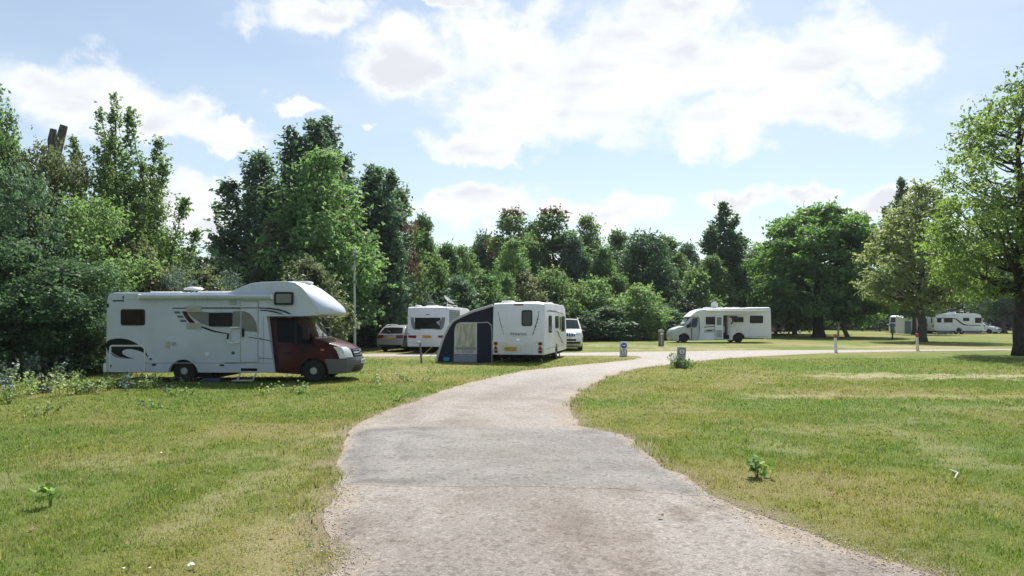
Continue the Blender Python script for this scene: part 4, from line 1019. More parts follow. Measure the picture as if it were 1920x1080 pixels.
# ------------------------------------------------------------------ 1. overcab motorhome, left
YM = 19.4; SM = F / YM
def mx(px): return (px - 193) / SM
def mz(py): return (717.5 - py) / SM
def mm(*pp): return [(mx(a), mz(b)) for a, b in pp]
def z1(x, y): return (170 + x * .2314, 500 + y * .2314)      # readings taken from two enlarged views
def z2(x, y): return (420 + x * .2314, 500 + y * .2314)
def zm1(*pp): return mm(*[z1(*p) for p in pp])
def zm2(*pp): return mm(*[z2(*p) for p in pp])
def motorhome():
    root = empty('motorhome', (X(193, YM), YM + 1.12, 0), 0, 'white overcab motorhome with maroon cab parked on the left lawn', 'motorhome')
    prof = mm((197, 698), (198, 640), (199, 566), (201, 556), (205, 551), (212, 549), (425, 549), (440, 543), (456, 536), (470, 531), (490, 528.5), (538, 527.5), (552, 530), (563, 538), (577, 556), (590, 573), (594, 580), (594.5, 585), (592, 589), (586, 591.5), (560, 593), (499, 593.5), (503, 620), (508, 660), (514, 699))
    prof += arc(mx(342), mz(703), .43, 8, 172, 12)
    lf = Loft(prof, lambda x, z: 1.10 - 0.03 * sm_(2.2, 2.9, z) - 0.16 * sm_(mx(560), mx(600), x), lambda x, z: 0.50 * sm_(mx(545), mx(594), x), lambda x, z: 0.03 * sm_(2.3, 2.55, z), 2.6)
    body = lf.body('coach_body', WHITE_SHADED, root, 0.035)
    # cab
    cp = mm((492, 596), (552, 595), (588, 635), (606, 641), (626, 649), (637, 657), (642, 671), (645, 680), (644, 692), (638, 701), (613, 701))
    cp += arc(mx(585), mz(698), .40, -8, 188, 12) + mm((553, 700), (514, 700), (492, 699))
    cf = Loft(cp, lambda x, z: 0.985 - 0.16 * mp_(1.15, 1.9, z) - 0.16 * sm_(mx(604), mx(650), x), lambda x, z: 0.27 * sm_(mx(545), mx(640), x), None, 2.3)
    cab = cf.body('cab', MAROON, root, 0.035)
    box_part('chassis', (.5, -.95, .30), (6.2, .95, .62), UNDER, root)
    box_part('cab_inner', (5.0, -.70, .35), (6.3, .70, .75), UNDER, root)
    S = -1
    ws = cf.patch(MB(), 1.06, 1.93, -.92, .92, 0.008, 0.02, 3, 10).build('windscreen', GLASS_L, root)
    m = MB()
    for t0, t1 in ((-.55, .05), (.1, .6)):
        m.tube([cf.at(1.99, t0 * .8) + Vector((.02, 0, .02)), cf.at(1.85, (t0 + t1) / 2) + Vector((.015, 0, .03)), cf.at(1.75, t1) + Vector((.02, 0, .02))], .011, 5)
    m.build('wiper', TRIM, ws)
    for sg in (-1, 1):
        dp = zm2((388, 412), (548, 414), (716, 592), (738, 640), (735, 655), (405, 655))
        cw = cf.side(MB(), zm2((398, 424), (545, 424), (700, 588), (722, 628), (640, 628), (420, 608)), sg, .007, .02).build('cab_window', pbr('cab_side_glass', (0.004, 0.005, 0.006), 0.08, spec=0.10), root)
        cf.side(MB(), zm2((552, 424), (566, 438), (580, 625), (560, 622)), sg, .012, .02).build('window_divider', TRIM, cw)
        cf.side(MB(), zm2((402, 640), (408, 640), (432, 858), (426, 858)), sg, .003, .01).build('door_gap', TRIM, root)
        cf.side(MB(), zm2((590, 640), (740, 655), (744, 662), (640, 690), (612, 800), (606, 800), (632, 682)), sg, .003, .01).build('door_gap', TRIM, root)
        cf.side(MB(), zm2((470, 690), (530, 690), (530, 704), (470, 704)), sg, .03, .03).build('door_handle', TRIM, root)
        cf.side(MB(), zm2((395, 862), (640, 878), (640, 868), (395, 848)), sg, .02, .04).build('sill', TRIM, root)
        m = MB(); a0 = arc(mx(585), mz(698), .445, 2, 178, 14); a1 = arc(mx(585), mz(698), .40, 178, 2, 14); cf.side(m, a0 + a1, sg, .018, .04); m.build('wheel_arch_lip', MAROON, root)
        cf.side(MB(), zm2((772, 668), (800, 670), (800, 684), (772, 682)), sg, .01, .02).build('indicator', LAMP_O, root)
        hl = MB(); cf.side(hl, zm2((872, 650), (930, 655), (955, 690), (968, 748), (920, 748), (900, 690)), sg, .012, .03)
        cf.patch(hl, 4.35, 6.05, sg * .66, sg * .985, .012, .03, 4, 4); hl.build('headlight', LAMP_W, root)
        mm_ = MB(); c = (mx(573), sg * 1.13, mz(626)); mm_.box((c[0] - .09, c[1] - .11, c[2] - .17), (c[0] + .10, c[1] + .11, c[2] + .16), .045, 3)
        mi = mm_.build('door_mirror', TRIM, root); MB().tube([(c[0], c[1], c[2] - .02), (c[0] - .02, sg * .88, c[2] - .10)], .03, 6).build('mirror_arm', TRIM, mi)
        wheel(root, mx(585), sg * .86, .325, .22)
        wheel(root, mx(342), sg * .90, .325, .24)
        box_part('mud_flap', (mx(560) - .02, sg * .76 - .11, .16), (mx(560) + .01, sg * .76 + .11, .42), RUBBER, root)
    b = MB(); cf.patch(b, 6.05, 8.98, -1, 1, .02, .05, 5, 12)
    for sg in (-1, 1): cf.side(b, zm2((806, 752), (980, 752), (985, 800), (975, 862), (945, 872), (838, 872), (830, 815)), sg, .02, .05)
    b.build('front_bumper', GREYPL, root)
    gr = cf.patch(MB(), 4.85, 6.0, -.60, .60, .012, .03, 3, 8).build('grille', TRIM, root)
    for k in range(3): cf.patch(MB(), 5.02 + k * .33, 5.20 + k * .33, -.58, .58, .03, .03, 1, 8).build('grille_bar', GREYPL if k != 1 else CHROME, gr)
    m = MB(); p = cf.at(5.45, 0); m.lathe([(.085, .0), (.085, .02), (.06, .03), (.001, .032)], 20, 'x', (p.x + .02, 0, p.z)); bdg = m.build('badge', CHROME, gr); bdg.scale = (1, 1.5, .8); bdg.location = (0, 0, p.z * .2)
    cf.patch(MB(), 7.6, 8.7, -.7, .7, .024, .02, 2, 8).build('air_intake', TRIM, root)
    p = cf.at(7.05, 0); plate(root, (p.x + .035, 0, p.z), PI / 2, .52, .115, PLATE_W, 7, 0, 4)
    # coach side facing us
    for pts, fr, gl in ((zm1(*rrect(242, 436, 345, 476, 16)), TRIM, GLASS_B), (zm1(*rrect(956, 1146, 372, 485, 10)), TRIM, GLASS)):
        window(lf, root, pts, S, fr, gl, .016, .045)
    window(lf, root, zm2(*rrect(405, 560, 205, 310, 12)), S, TRIM, INK_G, .016, .055, 'overcab_window')
    d = lf.side(MB(), zm2(*rrect(130, 276, 280, 776, 10)), S, .010, .02).build('entrance_door', WHITE_SHADED, root)
    lf.side(MB(), zm2((140, 362), (165, 362), (205, 378), (240, 415), (262, 465), (270, 530), (140, 522)), S, .014, .012).build('door_window', INK_G, d)
    for q in (((130, 280), (136, 280), (136, 776), (130, 776)), ((270, 280), (276, 280), (276, 776), (270, 776)), ((136, 768), (270, 768), (270, 776), (136, 776)), ((136, 280), (270, 280), (270, 286), (136, 286))):
        lf.side(MB(), zm2(*q), S, .0125, .02).build('door_seal', SEAM, d)
    lf.side(MB(), zm2(*rrect(146, 164, 500, 570, 8)), S, .045, .04).build('door_handle', TRIM, d)
    y = -1.10
    m = MB(); m.tube([(mx(z2(120, 0)[0]), y, mz(z2(0, 493)[1])), (mx(z2(118, 0)[0]), y - .07, mz(z2(0, 493)[1])), (mx(z2(60, 0)[0]), y - .09, mz(z2(0, 495)[1])), (mx(z2(42, 0)[0]), y - .09, mz(z2(0, 540)[1])), (mx(z2(34, 0)[0]), y - .09, mz(z2(0, 595)[1])), (mx(z2(60, 0)[0]), y - .09, mz(z2(0, 620)[1])), (mx(z2(118, 0)[0]), y - .07, mz(z2(0, 614)[1])), (mx(z2(120, 0)[0]), y, mz(z2(0, 614)[1]))], .022, 8)
    gh = m.build('grab_handle', WHITE_P, root)
    MB().tube([(mx(z2(43, 0)[0]), y - .09, mz(z2(0, 540)[1])), (mx(z2(36, 0)[0]), y - .09, mz(z2(0, 588)[1]))], .028, 8).build('grip', TRIM, gh)
    lk_ = lf.side(MB(), zm1(*rrect(150, 438, 635, 852, 22)), S, .006, .02).build('locker_door', WHITE_SHADED, root)
    fr = rrect(150, 438, 635, 852, 22); fi = rrect(157, 431, 642, 846, 17)
    n = len(fr)
    m = MB()
    for i in range(n): lf.side(m, zm1(fr[i], fr[(i + 1) % n], fi[(i + 1) % n], fi[i]), S, .012, .02)
    m.build('locker_frame', WHITE_P, lk_)
    lf.side(MB(), zm1((158, 795), (168, 795), (168, 812), (158, 812)), S, .02, .02).build('lock', TRIM, lk_)
    # swoosh on the rear quarter
    lf.side(MB(), zm1((122, 655), (122, 625), (134, 603), (158, 590), (200, 582), (245, 581), (290, 588), (340, 606), (386, 634), (165, 634), (150, 650), (148, 690), (132, 672)), S, .005, .004).build('swoosh', INK, root)
    lf.side(MB(), zm1((166, 648), (405, 648), (428, 668), (428, 697), (380, 680), (330, 668), (285, 669), (258, 680), (252, 695), (262, 712), (300, 732), (355, 746), (300, 744), (240, 734), (195, 714), (165, 690)), S, .009, .004).build('swoosh', INK, root)
    lf.side(MB(), zm1((443, 690), (466, 735), (458, 732), (443, 715)), S, .005, .004).build('swoosh', INK, root)
    lf.side(MB(), zm1((125, 668), (148, 698), (148, 708), (126, 684)), S, .005, .004).build('swoosh', INK_B, root)
    lf.side(MB(), zm1((165, 696), (200, 722), (250, 740), (315, 748), (240, 744), (190, 730), (165, 710)), S, .0095, .004).build('swoosh', INK_B, root)
    # long side graphics
    lf.side(MB(), zm1((660, 333), (775, 333), (775, 340), (660, 340)), S, .005, .004).build('stripe', INK, root)
    lf.side(MB(), zm1((893, 331), (1205, 331), (1205, 339), (893, 339)), S, .005, .004).build('stripe', INK, root)
    lf.side(MB(), zm2((0, 331), (128, 331), (128, 339), (0, 339)), S, .005, .004).build('stripe', INK, root)
    lf.side(MB(), zm2((138, 331), (268, 331), (268, 338), (138, 338)), S, .013, .004).build('stripe', INK, d)
    lf.side(MB(), zm2((278, 330), (370, 333), (440, 343), (500, 360), (548, 384), (525, 384), (480, 366), (430, 352), (365, 343), (278, 338)), S, .005, .004).build('stripe', INK, root)
    lf.side(MB(), zm2((290, 350), (350, 352), (420, 364), (480, 385), (455, 385), (410, 372), (350, 360), (290, 357)), S, .005, .004).build('stripe', INK, root)
    for k in range(3):
        x0, y0 = 670 + 24 * k, 362 + 34 * k
        lf.side(MB(), zm1((x0, y0), (x0 + 48, y0), (x0 + 58, y0 + 18), (x0 + 10, y0 + 18)), S, .005, .004).build('stripe', INK_B, root)
    lf.side(MB(), zm1((735, 362), (775, 362), (790, 395), (845, 455), (800, 455), (765, 415)), S, .005, .004).build('stripe', INK_R, root)
    lf.side(MB(), zm1((782, 367), (954, 367), (954, 480), (895, 462), (835, 420), (800, 392)), S, .005, .004).build('grey_panel', INK_G, root)
    lf.side(MB(), zm2((70, 362), (126, 362), (126, 502), (50, 498), (70, 488)), S, .005, .004).build('grey_panel', INK_G, root)
    lf.side(MB(), zm1((895, 482), (930, 492), (1000, 518), (1120, 543), (1120, 547), (1000, 530), (925, 506), (895, 492)), S, .005, .004).build('stripe', INK, root)
    lf.side(MB(), zm2((195, 569), (268, 578), (268, 585), (195, 573)), S, .014, .004).build('stripe', INK, d)
    lf.side(MB(), zm2((280, 578), (380, 600), (380, 606), (280, 586)), S, .005, .004).build('stripe', INK, root)
    lf.side(MB(), zm2((278, 738), (395, 746), (395, 750), (278, 742)), S, .005, .004).build('stripe', INK, root)
    for y0, y1 in ((318, 366), (460, 503)):
        v = lf.side(MB(), zm1((775, y0), (893, y0), (893, y1), (775, y1)), S, .018, .03).build('fridge_vent', BEIGE, root)
        for k in range(4): yy = y0 + 7 + k * (y1 - y0 - 10) / 4; lf.side(MB(), zm1((785, yy), (884, yy), (884, yy + 3), (785, yy + 3)), S, .022, .01).build('slat', SEAM, v)
    for (a, b, c, e, mt) in ((610, 640, 605, 658, BEIGE), (660, 690, 610, 640, SEAM), (1125, 1178, 272, 302, SEAM)): lf.side(MB(), zm1(*rrect(a, b, c, e, 5)), S, .02, .03).build('service_hatch', mt, root)
    for (cx, cy, r) in ((942, 710, 17), (1153, 698, 13)):
        lf.side(MB(), zm1(*arc(cx, cy, r, 0, 345, 12)), S, .02, .03).build('filler_cap', WHITE_P if r > 14 else GREYPL, root)
    for (a, b, c, e) in ((495, 527, 788, 802), (1045, 1077, 792, 806), (475, 492, 742, 755), (130, 143, 300, 330)): lf.side(MB(), zm1((a, c), (b, c), (b, e), (a, e)), S, .014, .02).build('marker', TRIM, root)
    lf.side(MB(), zm1((445, 778), (1208, 778), (1208, 784), (445, 784)), S, .006, .01).build('skirt_trim', SEAM, root)
    lf.side(MB(), zm2((0, 778), (395, 778), (395, 784), (0, 784)), S, .006, .01).build('skirt_trim', SEAM, root)
    lf.side(MB(), zm2((316, 400), (321, 400), (321, 776), (316, 776)), S, .004, .01).build('panel_gap', SEAM, root)
    lf.side(MB(), zm1((285, 262), (405, 262), (405, 265), (285, 265)), S, .004, .01).build('panel_gap', SEAM, root)
    # maker's mark: small word with a palm-like sprig
    e = lf.side(MB(), zm1((176, 272), (262, 270), (262, 280), (176, 282)), S, .005, .004).build('maker_mark', INK, root)
    lf.side(MB(), zm1((250, 240), (268, 240), (262, 262), (266, 288), (260, 288), (258, 258)), S, .006, .004).build('sprig', INK_R, e)
    # awning cassette
    yA = -1.115
    m = MB(); m.prism([(mx(264), yA, mz(552)), (mx(264), yA - .10, mz(552.5)), (mx(264), yA - .13, mz(556)), (mx(264), yA - .10, mz(560)), (mx(264), yA, mz(561))], (mx(511) - mx(264), 0, 0))
    cs = m.build('awning_cassette', WHITE_SHADED, root)
    box_part('end_cap', (mx(510.5), yA - .135, mz(561.2)), (mx(513), yA + .004, mz(551.5)), WHITE_P, cs)
    box_part('end_cap', (mx(262.5), yA - .135, mz(561.2)), (mx(264.5), yA + .004, mz(551.5)), WHITE_P, cs)
    zr = mz(549)
    rooflight(root, mx(292), -.3, zr, .9, .6, .06); rooflight(root, mx(385), -.2, zr, 1.0, .7, .07); rooflight(root, mx(545), 0, mz(527), .5, .5, .05)
    m = MB(); m.lathe([(.05, -.03), (.05, .10), (.24, .12), (.27, .15), (.24, .19), (.1, .21), (.01, .212)], 20, 'z', (mx(335), -.2, zr)); m.build('antenna_dome', WHITE_P, root)
    # overcab seam across the sloping front
    lf.patch(MB(), 12.6, 12.72, -.98, .98, .004, .01, 1, 12).build('overcab_seam', SEAM, root)
    # step
    m = MB(); xa, xb = mx(z2(95, 0)[0]), mx(z2(250, 0)[0]); zt = mz(z2(0, 918)[1])
    m.box((xa, -1.42, zt - .02), (xb, -1.16, zt + .015), .008)
    st = m.build('entry_step', STEEL, root)
    for xx in (mx(z2(120, 0)[0]), mx(z2(245, 0)[0])):
        MB().tube([(xx, -.98, .36), (xx + .05, -1.12, .26), (xx, -1.22, zt + .01)], .018, 6).build('step_arm', STEEL, st)
    box_part('step_housing', (mx(z2(135, 0)[0]), -1.115, mz(z2(0, 846)[1])), (mx(z2(266, 0)[0]), -1.0, mz(z2(0, 824)[1])), UNDER, root)
    MB().tube([(mx(395), -.9, .16), (mx(425), -.9, .26), (mx(450), -.85, .33)], .035, 8).build('exhaust', UNDER, root)
    box_part('water_tank', (mx(362), -.95, .14), (mx(410), .6, .34), UNDER, root)
    box_part('rear_bumper', (-.03, -1.09, .28), (.12, 1.09, .55), WHITE_P, root, .03)
    box_part('tow_step', (-.14, -.75, .30), (-.01, .75, .335), SEAM, root, .01)
    for sg in (-1, 1): box_part('tail_light', (.035, sg * .98 - .07, .75), (.075, sg * .98 + .07, 1.15), LAMP_R, root)
    return root
motorhome()
# blue ramp under the rear wheel of the motorhome
BLUE = pbr('blue_plastic', (0.030, 0.060, 0.120), 0.55, var=0.15)
for k, sg in enumerate((-1,)):
    m = MB(); x0, x1 = mx(362) + .05, mx(410)
    m.prism([(x0, -.14, 0), (x1, -.14, 0), (x1, -.14, .12), (x0 + .25, -.14, .12), (x0, -.14, .015)], (0, .28, 0), .006)
    rp = m.build('wheel_ramp', BLUE); rp.location = (X(193, YM), YM + .22, 0)
    tag(rp, 'dark blue plastic levelling ramp under the overcab motorhome', 'wheel ramp')

# ------------------------------------------------------------------ 2. low-profile motorhome, right
def lowprofile():
    Y2 = 55.0; S2 = F / Y2; GP = HZ + EYE * S2
    fx = lambda px: (1448 - px) / S2
    fz = lambda py: (GP - py) / S2
    zz_ = lambda x, y: (1130 + x * .1823, 560 + y * .1823)
    q = lambda *pp: [(fx(zz_(*p)[0]), fz(zz_(*p)[1])) for p in pp]
    root = empty('motorhome', (X(1448, Y2), Y2 + 1.12, 0), PI, 'white low-profile motorhome with its side door open on the far lawn', 'motorhome')
    S = 1
    pr = q((1735, 410), (1735, 300), (1730, 120), (1728, 100), (1720, 92), (1062, 108), (1010, 113), (968, 128), (935, 155), (905, 185), (985, 186), (1000, 200), (1005, 320), (985, 428))
    aw = q((1400, 412))[0]
    pr += q((1340, 425)) + arc(aw[0], aw[1], .50, 8, 172, 12)
    lf = Loft(pr, lambda x, z: 1.12 - .03 * sm_(2.3, 2.7, z) - .2 * sm_(6.0, 7.4, x), lambda x, z: .25 * sm_(5.8, 6.8, x), lambda x, z: .05 * sm_(2.3, 2.6, z), 2.6)
    body = lf.body('coach_body', WHITE, root, .04)
    # open doorway cut through the side
    d0, d1 = q((1308, 418))[0], q((1240, 172))[0]
    cut = MB().box((min(d0[0], d1[0]), .3, d0[1]), (max(d0[0], d1[0]), 1.5, d1[1])).build('cutter')
    cut.parent = root
    bo = body.modifiers.new('doorway', 'BOOLEAN'); bo.object = cut; bo.operation = 'DIFFERENCE'; bo.solver = 'EXACT'
    bpy.context.view_layer.update()
    me = bpy.data.meshes.new_from_object(body.evaluated_get(bpy.context.evaluated_depsgraph_get()))
    body.modifiers.clear(); body.data = me; body.data.materials.clear(); body.data.materials.append(WHITE)
    bpy.data.objects.remove(cut)
    x0, x1 = min(d0[0], d1[0]), max(d0[0], d1[0])
    MB().box((x0 + .002, .31, d0[1] + .002), (x1 - .002, .33, d1[1] - .002)).build('interior_panel', ROOMDARK, root)
    box_part('interior_seat', (x0 + .25, .34, d0[1] + .55), (x1 - .01, .7, d0[1] + 1.05), CREAM, root, .05)
    m = MB(); m.box((x1 + .02, 1.13, d0[1]), (x1 + .66, 1.19, d1[1]), .012); dr = m.build('entrance_door', WHITE, root)
    box_part('door_window', (x1 + .16, 1.185, d0[1] + 1.15), (x1 + .54, 1.20, d1[1] - .15), INK_G, dr, 0)
    box_part('door_pocket', (x1 + .12, 1.185, d0[1] + .15), (x1 + .58, 1.205, d0[1] + .75), SEAM, dr, .005)
    # cab
    ca = q((840, 412))[0]
    cp = q((1000, 188), (912, 186), (840, 285), (790, 296), (745, 318), (728, 345), (722, 375), (724, 405), (740, 432), (785, 436))
    cp += arc(ca[0], ca[1] - .02, .46, 0, 180, 12) + q((905, 432), (1000, 430))
    cf = Loft(cp, lambda x, z: 1.02 - .15 * mp_(1.2, 2.2, z) - .2 * sm_(7.2, 8.0, x), lambda x, z: .22 * sm_(6.6, 7.9, x), None, 2.3)
    cf.body('cab', SILVER, root, .04)
    box_part('chassis', (.6, -.95, .30), (7.0, .95, .6), UNDER, root)
    cf.patch(MB(), 1.06, 1.95, -.93, .93, .008, .02, 3, 8).build('windscreen', GLASS_L, root)
    for sg in (-1, 1):
        cf.side(MB(), q((985, 200), (930, 203), (918, 230), (918, 295), (968, 292), (980, 255)), sg, .008, .02).build('cab_window', GLASS_L, root)
        cf.side(MB(), q((912, 228), (880, 268), (882, 296), (912, 295)), sg, .008, .02).build('quarter_window', GLASS_L, root)
        cf.side(MB(), q((800, 312), (770, 322), (752, 335), (775, 335), (797, 322)), sg, .01, .02).build('headlight', LAMP_W, root)
        box_part('door_mirror', (q((872, 0))[0][0] - .10, sg * 1.17 - .1, q((0, 300))[0][1]), (q((872, 0))[0][0] + .08, sg * 1.17 + .1, q((0, 262))[0][1]), TRIM, root, .04)
        cf.side(MB(), q((915, 300), (922, 300), (922, 425), (915, 425)), sg, .004, .01).build('door_gap', TRIM, root)
        wheel(root, ca[0], sg * .90, .35, .22, ALLOY, 'alloy'); wheel(root, aw[0], sg * .93, .35, .22, ALLOY, 'alloy')
    b = MB(); cf.patch(b, 6.3, 8.9, -1, 1, .02, .04, 4, 10)
    for sg in (-1, 1): cf.side(b, q((722, 385), (785, 372), (790, 410), (788, 434), (742, 431), (726, 405)), sg, .02, .04)
    b.build('front_bumper', SILVER, root)
    for a, b_, c, e in ((1060, 1174, 188, 266), (1344, 1448, 190, 242), (1515, 1650, 175, 252)): window(lf, root, q(*rrect(a, b_, c, e, 8)), S, TRIM, GLASS, .016, .04)
    lf.side(MB(), q((1305, 180), (1385, 178), (1385, 186), (1345, 190), (1342, 240), (1330, 262), (1312, 262), (1330, 240), (1330, 200), (1305, 195)), S, .006, .004).build('stripe', INK, root)
    lf.side(MB(), q((1045, 290), (1172, 278), (1172, 284), (1045, 298)), S, .006, .004).build('stripe', INK, root)
    lf.side(MB(), q((1045, 320), (1172, 312), (1172, 345), (1045, 350)), S, .005, .004).build('grey_panel', BEIGE, root)
    lf.side(MB(), q((1070, 323), (1125, 320), (1125, 330), (1070, 334)), S, .008, .004).build('maker_mark', INK, root)
    lf.side(MB(), q((1460, 392), (1730, 384), (1730, 388), (1460, 396)), S, .006, .01).build('skirt_trim', SEAM, root)
    yA = 1.115; a0 = q((1060, 145))[0]; a1 = q((1690, 128))[0]
    m = MB(); m.prism([(a1[0], yA, a1[1] + .09), (a1[0], yA + .12, a1[1] + .07), (a1[0], yA + .12, a1[1] - .03), (a1[0], yA, a1[1] - .06)], (a0[0] - a1[0], 0, 0)); m.build('awning_cassette', WHITE_P, root)
    zt = q((0, 100))[0][1]
    for px, l in ((1120, .8), (1235, .4), (1315, .5), (1395, .6), (1575, .9)): rooflight(root, q((px, 0))[0][0], .3, zt, l, .6, .10)
    m = MB(); m.lathe([(.06, -.02), (.05, .12), (.05, .15), (.02, .16)], 10, 'z', (0, 0, 0)); m.lathe([(.01, -.10), (.16, -.075), (.27, -.02), (.29, .03), (.27, .035), (.01, .0)], 18, 'y', (0, .10, .30))
    sdish = m.build('satellite_dish', WHITE_P, root); sdish.location = (q((1180, 0))[0][0], .2, zt)
    rk = MB().tube([(-.02, -.6, .75), (-.35, -.6, .75), (-.35, .6, .75), (-.02, .6, .75)], .02, 6).build('bike_rack', STEEL, root)
    for yy in (-.45, .45): MB().tube([(-.02, yy, .75), (-.04, yy, 1.7)], .016, 6).build('rack_bar', STEEL, rk)
    for sg in (-1, 1): box_part('tail_light', (-.03, sg * 1.0 - .05, .7), (.0, sg * 1.0 + .05, 1.2), LAMP_R, root)
    # bicycle on the rack: its own thing
    bk_ = empty('bicycle', (X(1448, Y2) + .33, Y2 + .55, .78), -PI / 2 + .35, 'dark bicycle hanging on the rear rack of the low-profile motorhome', 'bicycle')
    for xw in (0, 1.02):
        m = MB(); m.tube([(xw + .33 * math.cos(a), 0, .33 + .33 * math.sin(a)) for a in np.linspace(0, 2 * PI, 25)[:-1]], .018, 6, closed=True); w_ = m.build('wheel', RUBBER, bk_)
        m = MB()
        for k in range(6):
            a = PI * k / 6; m.tube([(xw + .32 * math.cos(a), 0, .33 + .32 * math.sin(a)), (xw - .32 * math.cos(a), 0, .33 - .32 * math.sin(a))], .003, 3)
        m.build('spokes', CHROME, w_)
    m = MB(); P = dict(r=(0, 0, .33), b=(.42, 0, .30), s=(.30, 0, .82), h=(.86, 0, .80), f=(1.02, 0, .33))
    for a, b_ in (('r', 'b'), ('b', 's'), ('s', 'r'), ('s', 'h'), ('b', 'h'), ('h', 'f')): m.tube([P[a], P[b_]], .017, 6)
    m.build('frame', INK, bk_)
    MB().tube([(.80, -.26, .92), (.86, 0, .93), (.80, .26, .92)], .014, 6).build('handlebar', INK, bk_)
    box_part('saddle', (.16, -.07, .86), (.42, .07, .91), TRIM, bk_, .02)
lowprofile()

# ------------------------------------------------------------------ caravans
def caravan(loc, rz, label, L=6.3, H=2.5, w=1.1, rear_slope=.03, front='slope', z0=.36, name='caravan'):
    root = empty(name, loc, rz, label, 'caravan')
    pr = [(0.05, z0), (0.0, z0 + .5), (rear_slope, 1.4), (rear_slope * 2.2, H - .22), (rear_slope * 2.8 + .03, H - .06), (rear_slope * 3 + .12, H)]
    pr += [(L * .5, H + .02), (L - 1.0, H), (L - .62, H - .05), (L - .42, H - .17), (L - .12, 1.45), (L - .02, .95), (L, z0 + .25), (L - .06, z0)]
    wx = L * .50
    pr += arc(wx, z0 - .02, .40, 0, 180, 10)
    lf = Loft(pr, lambda x, z: w - .015 * sm_(2.1, 2.6, z), lambda x, z: -.06 * (1 - sm_(0, .5, x)) + .14 * sm_(L - 1, L, x), lambda x, z: .03 * sm_(2.2, 2.4, z), 3.0)
    lf.body('body', WHITE, root, .05)
    box_part('chassis', (.3, -w + .16, .20), (L - .2, w - .16, z0 + .25), UNDER, root)
    m = MB(); m.tube([(L - .1, -.55, .40), (L + .9, 0, .42)], .04, 6); m.tube([(L - .1, .55, .40), (L + .9, 0, .42)], .04, 6); m.tube([(L + .8, 0, .42), (L + 1.25, 0, .47)], .045, 8); m.build('drawbar', STEEL, root)
    m = MB(); m.tube([(L + .75, .12, .05), (L + .75, .12, .75)], .028, 8); m.build('jockey_wheel_stem', STEEL, root)
    for sg in (-1, 1):
        for xx in (.45, L - .6):
            MB().tube([(xx, sg * (w - .3), z0 + .02), (xx + (.25 if xx < 2 else -.25), sg * (w - .22), .02)], .028, 6).build('corner_steady', STEEL, root)
    return root, lf, wx
def rear_panel(lf, root, pts_yz, off, th, mat, name, parent=None):
    """slab on the rear face; points as (lateral right, height)"""
    m = MB(); a = []; b = []
    for yy, zz2 in pts_yz:
        xs_ = np.interp(zz2, [p[1] for p in lf.p[:5]], [p[0] for p in lf.p[:5]]); v = -yy / lf.hw(0, zz2)
        xx = xs_ + lf.bulge(xs_, zz2) * (1 - min(1, abs(v)) ** lf.pw)
        a.append(m.bm.verts.new((xx - off, -yy, zz2))); b.append(m.bm.verts.new((xx - off + th, -yy, zz2)))
    n = len(a); fs = [m.bm.faces.new(a), m.bm.faces.new(b[::-1])]
    for i in range(n): fs.append(m.bm.faces.new((a[i], b[i], b[(i + 1) % n], a[(i + 1) % n])))
    bmesh.ops.recalc_face_normals(m.bm, faces=fs)
    return m.build(name, mat, parent or root)

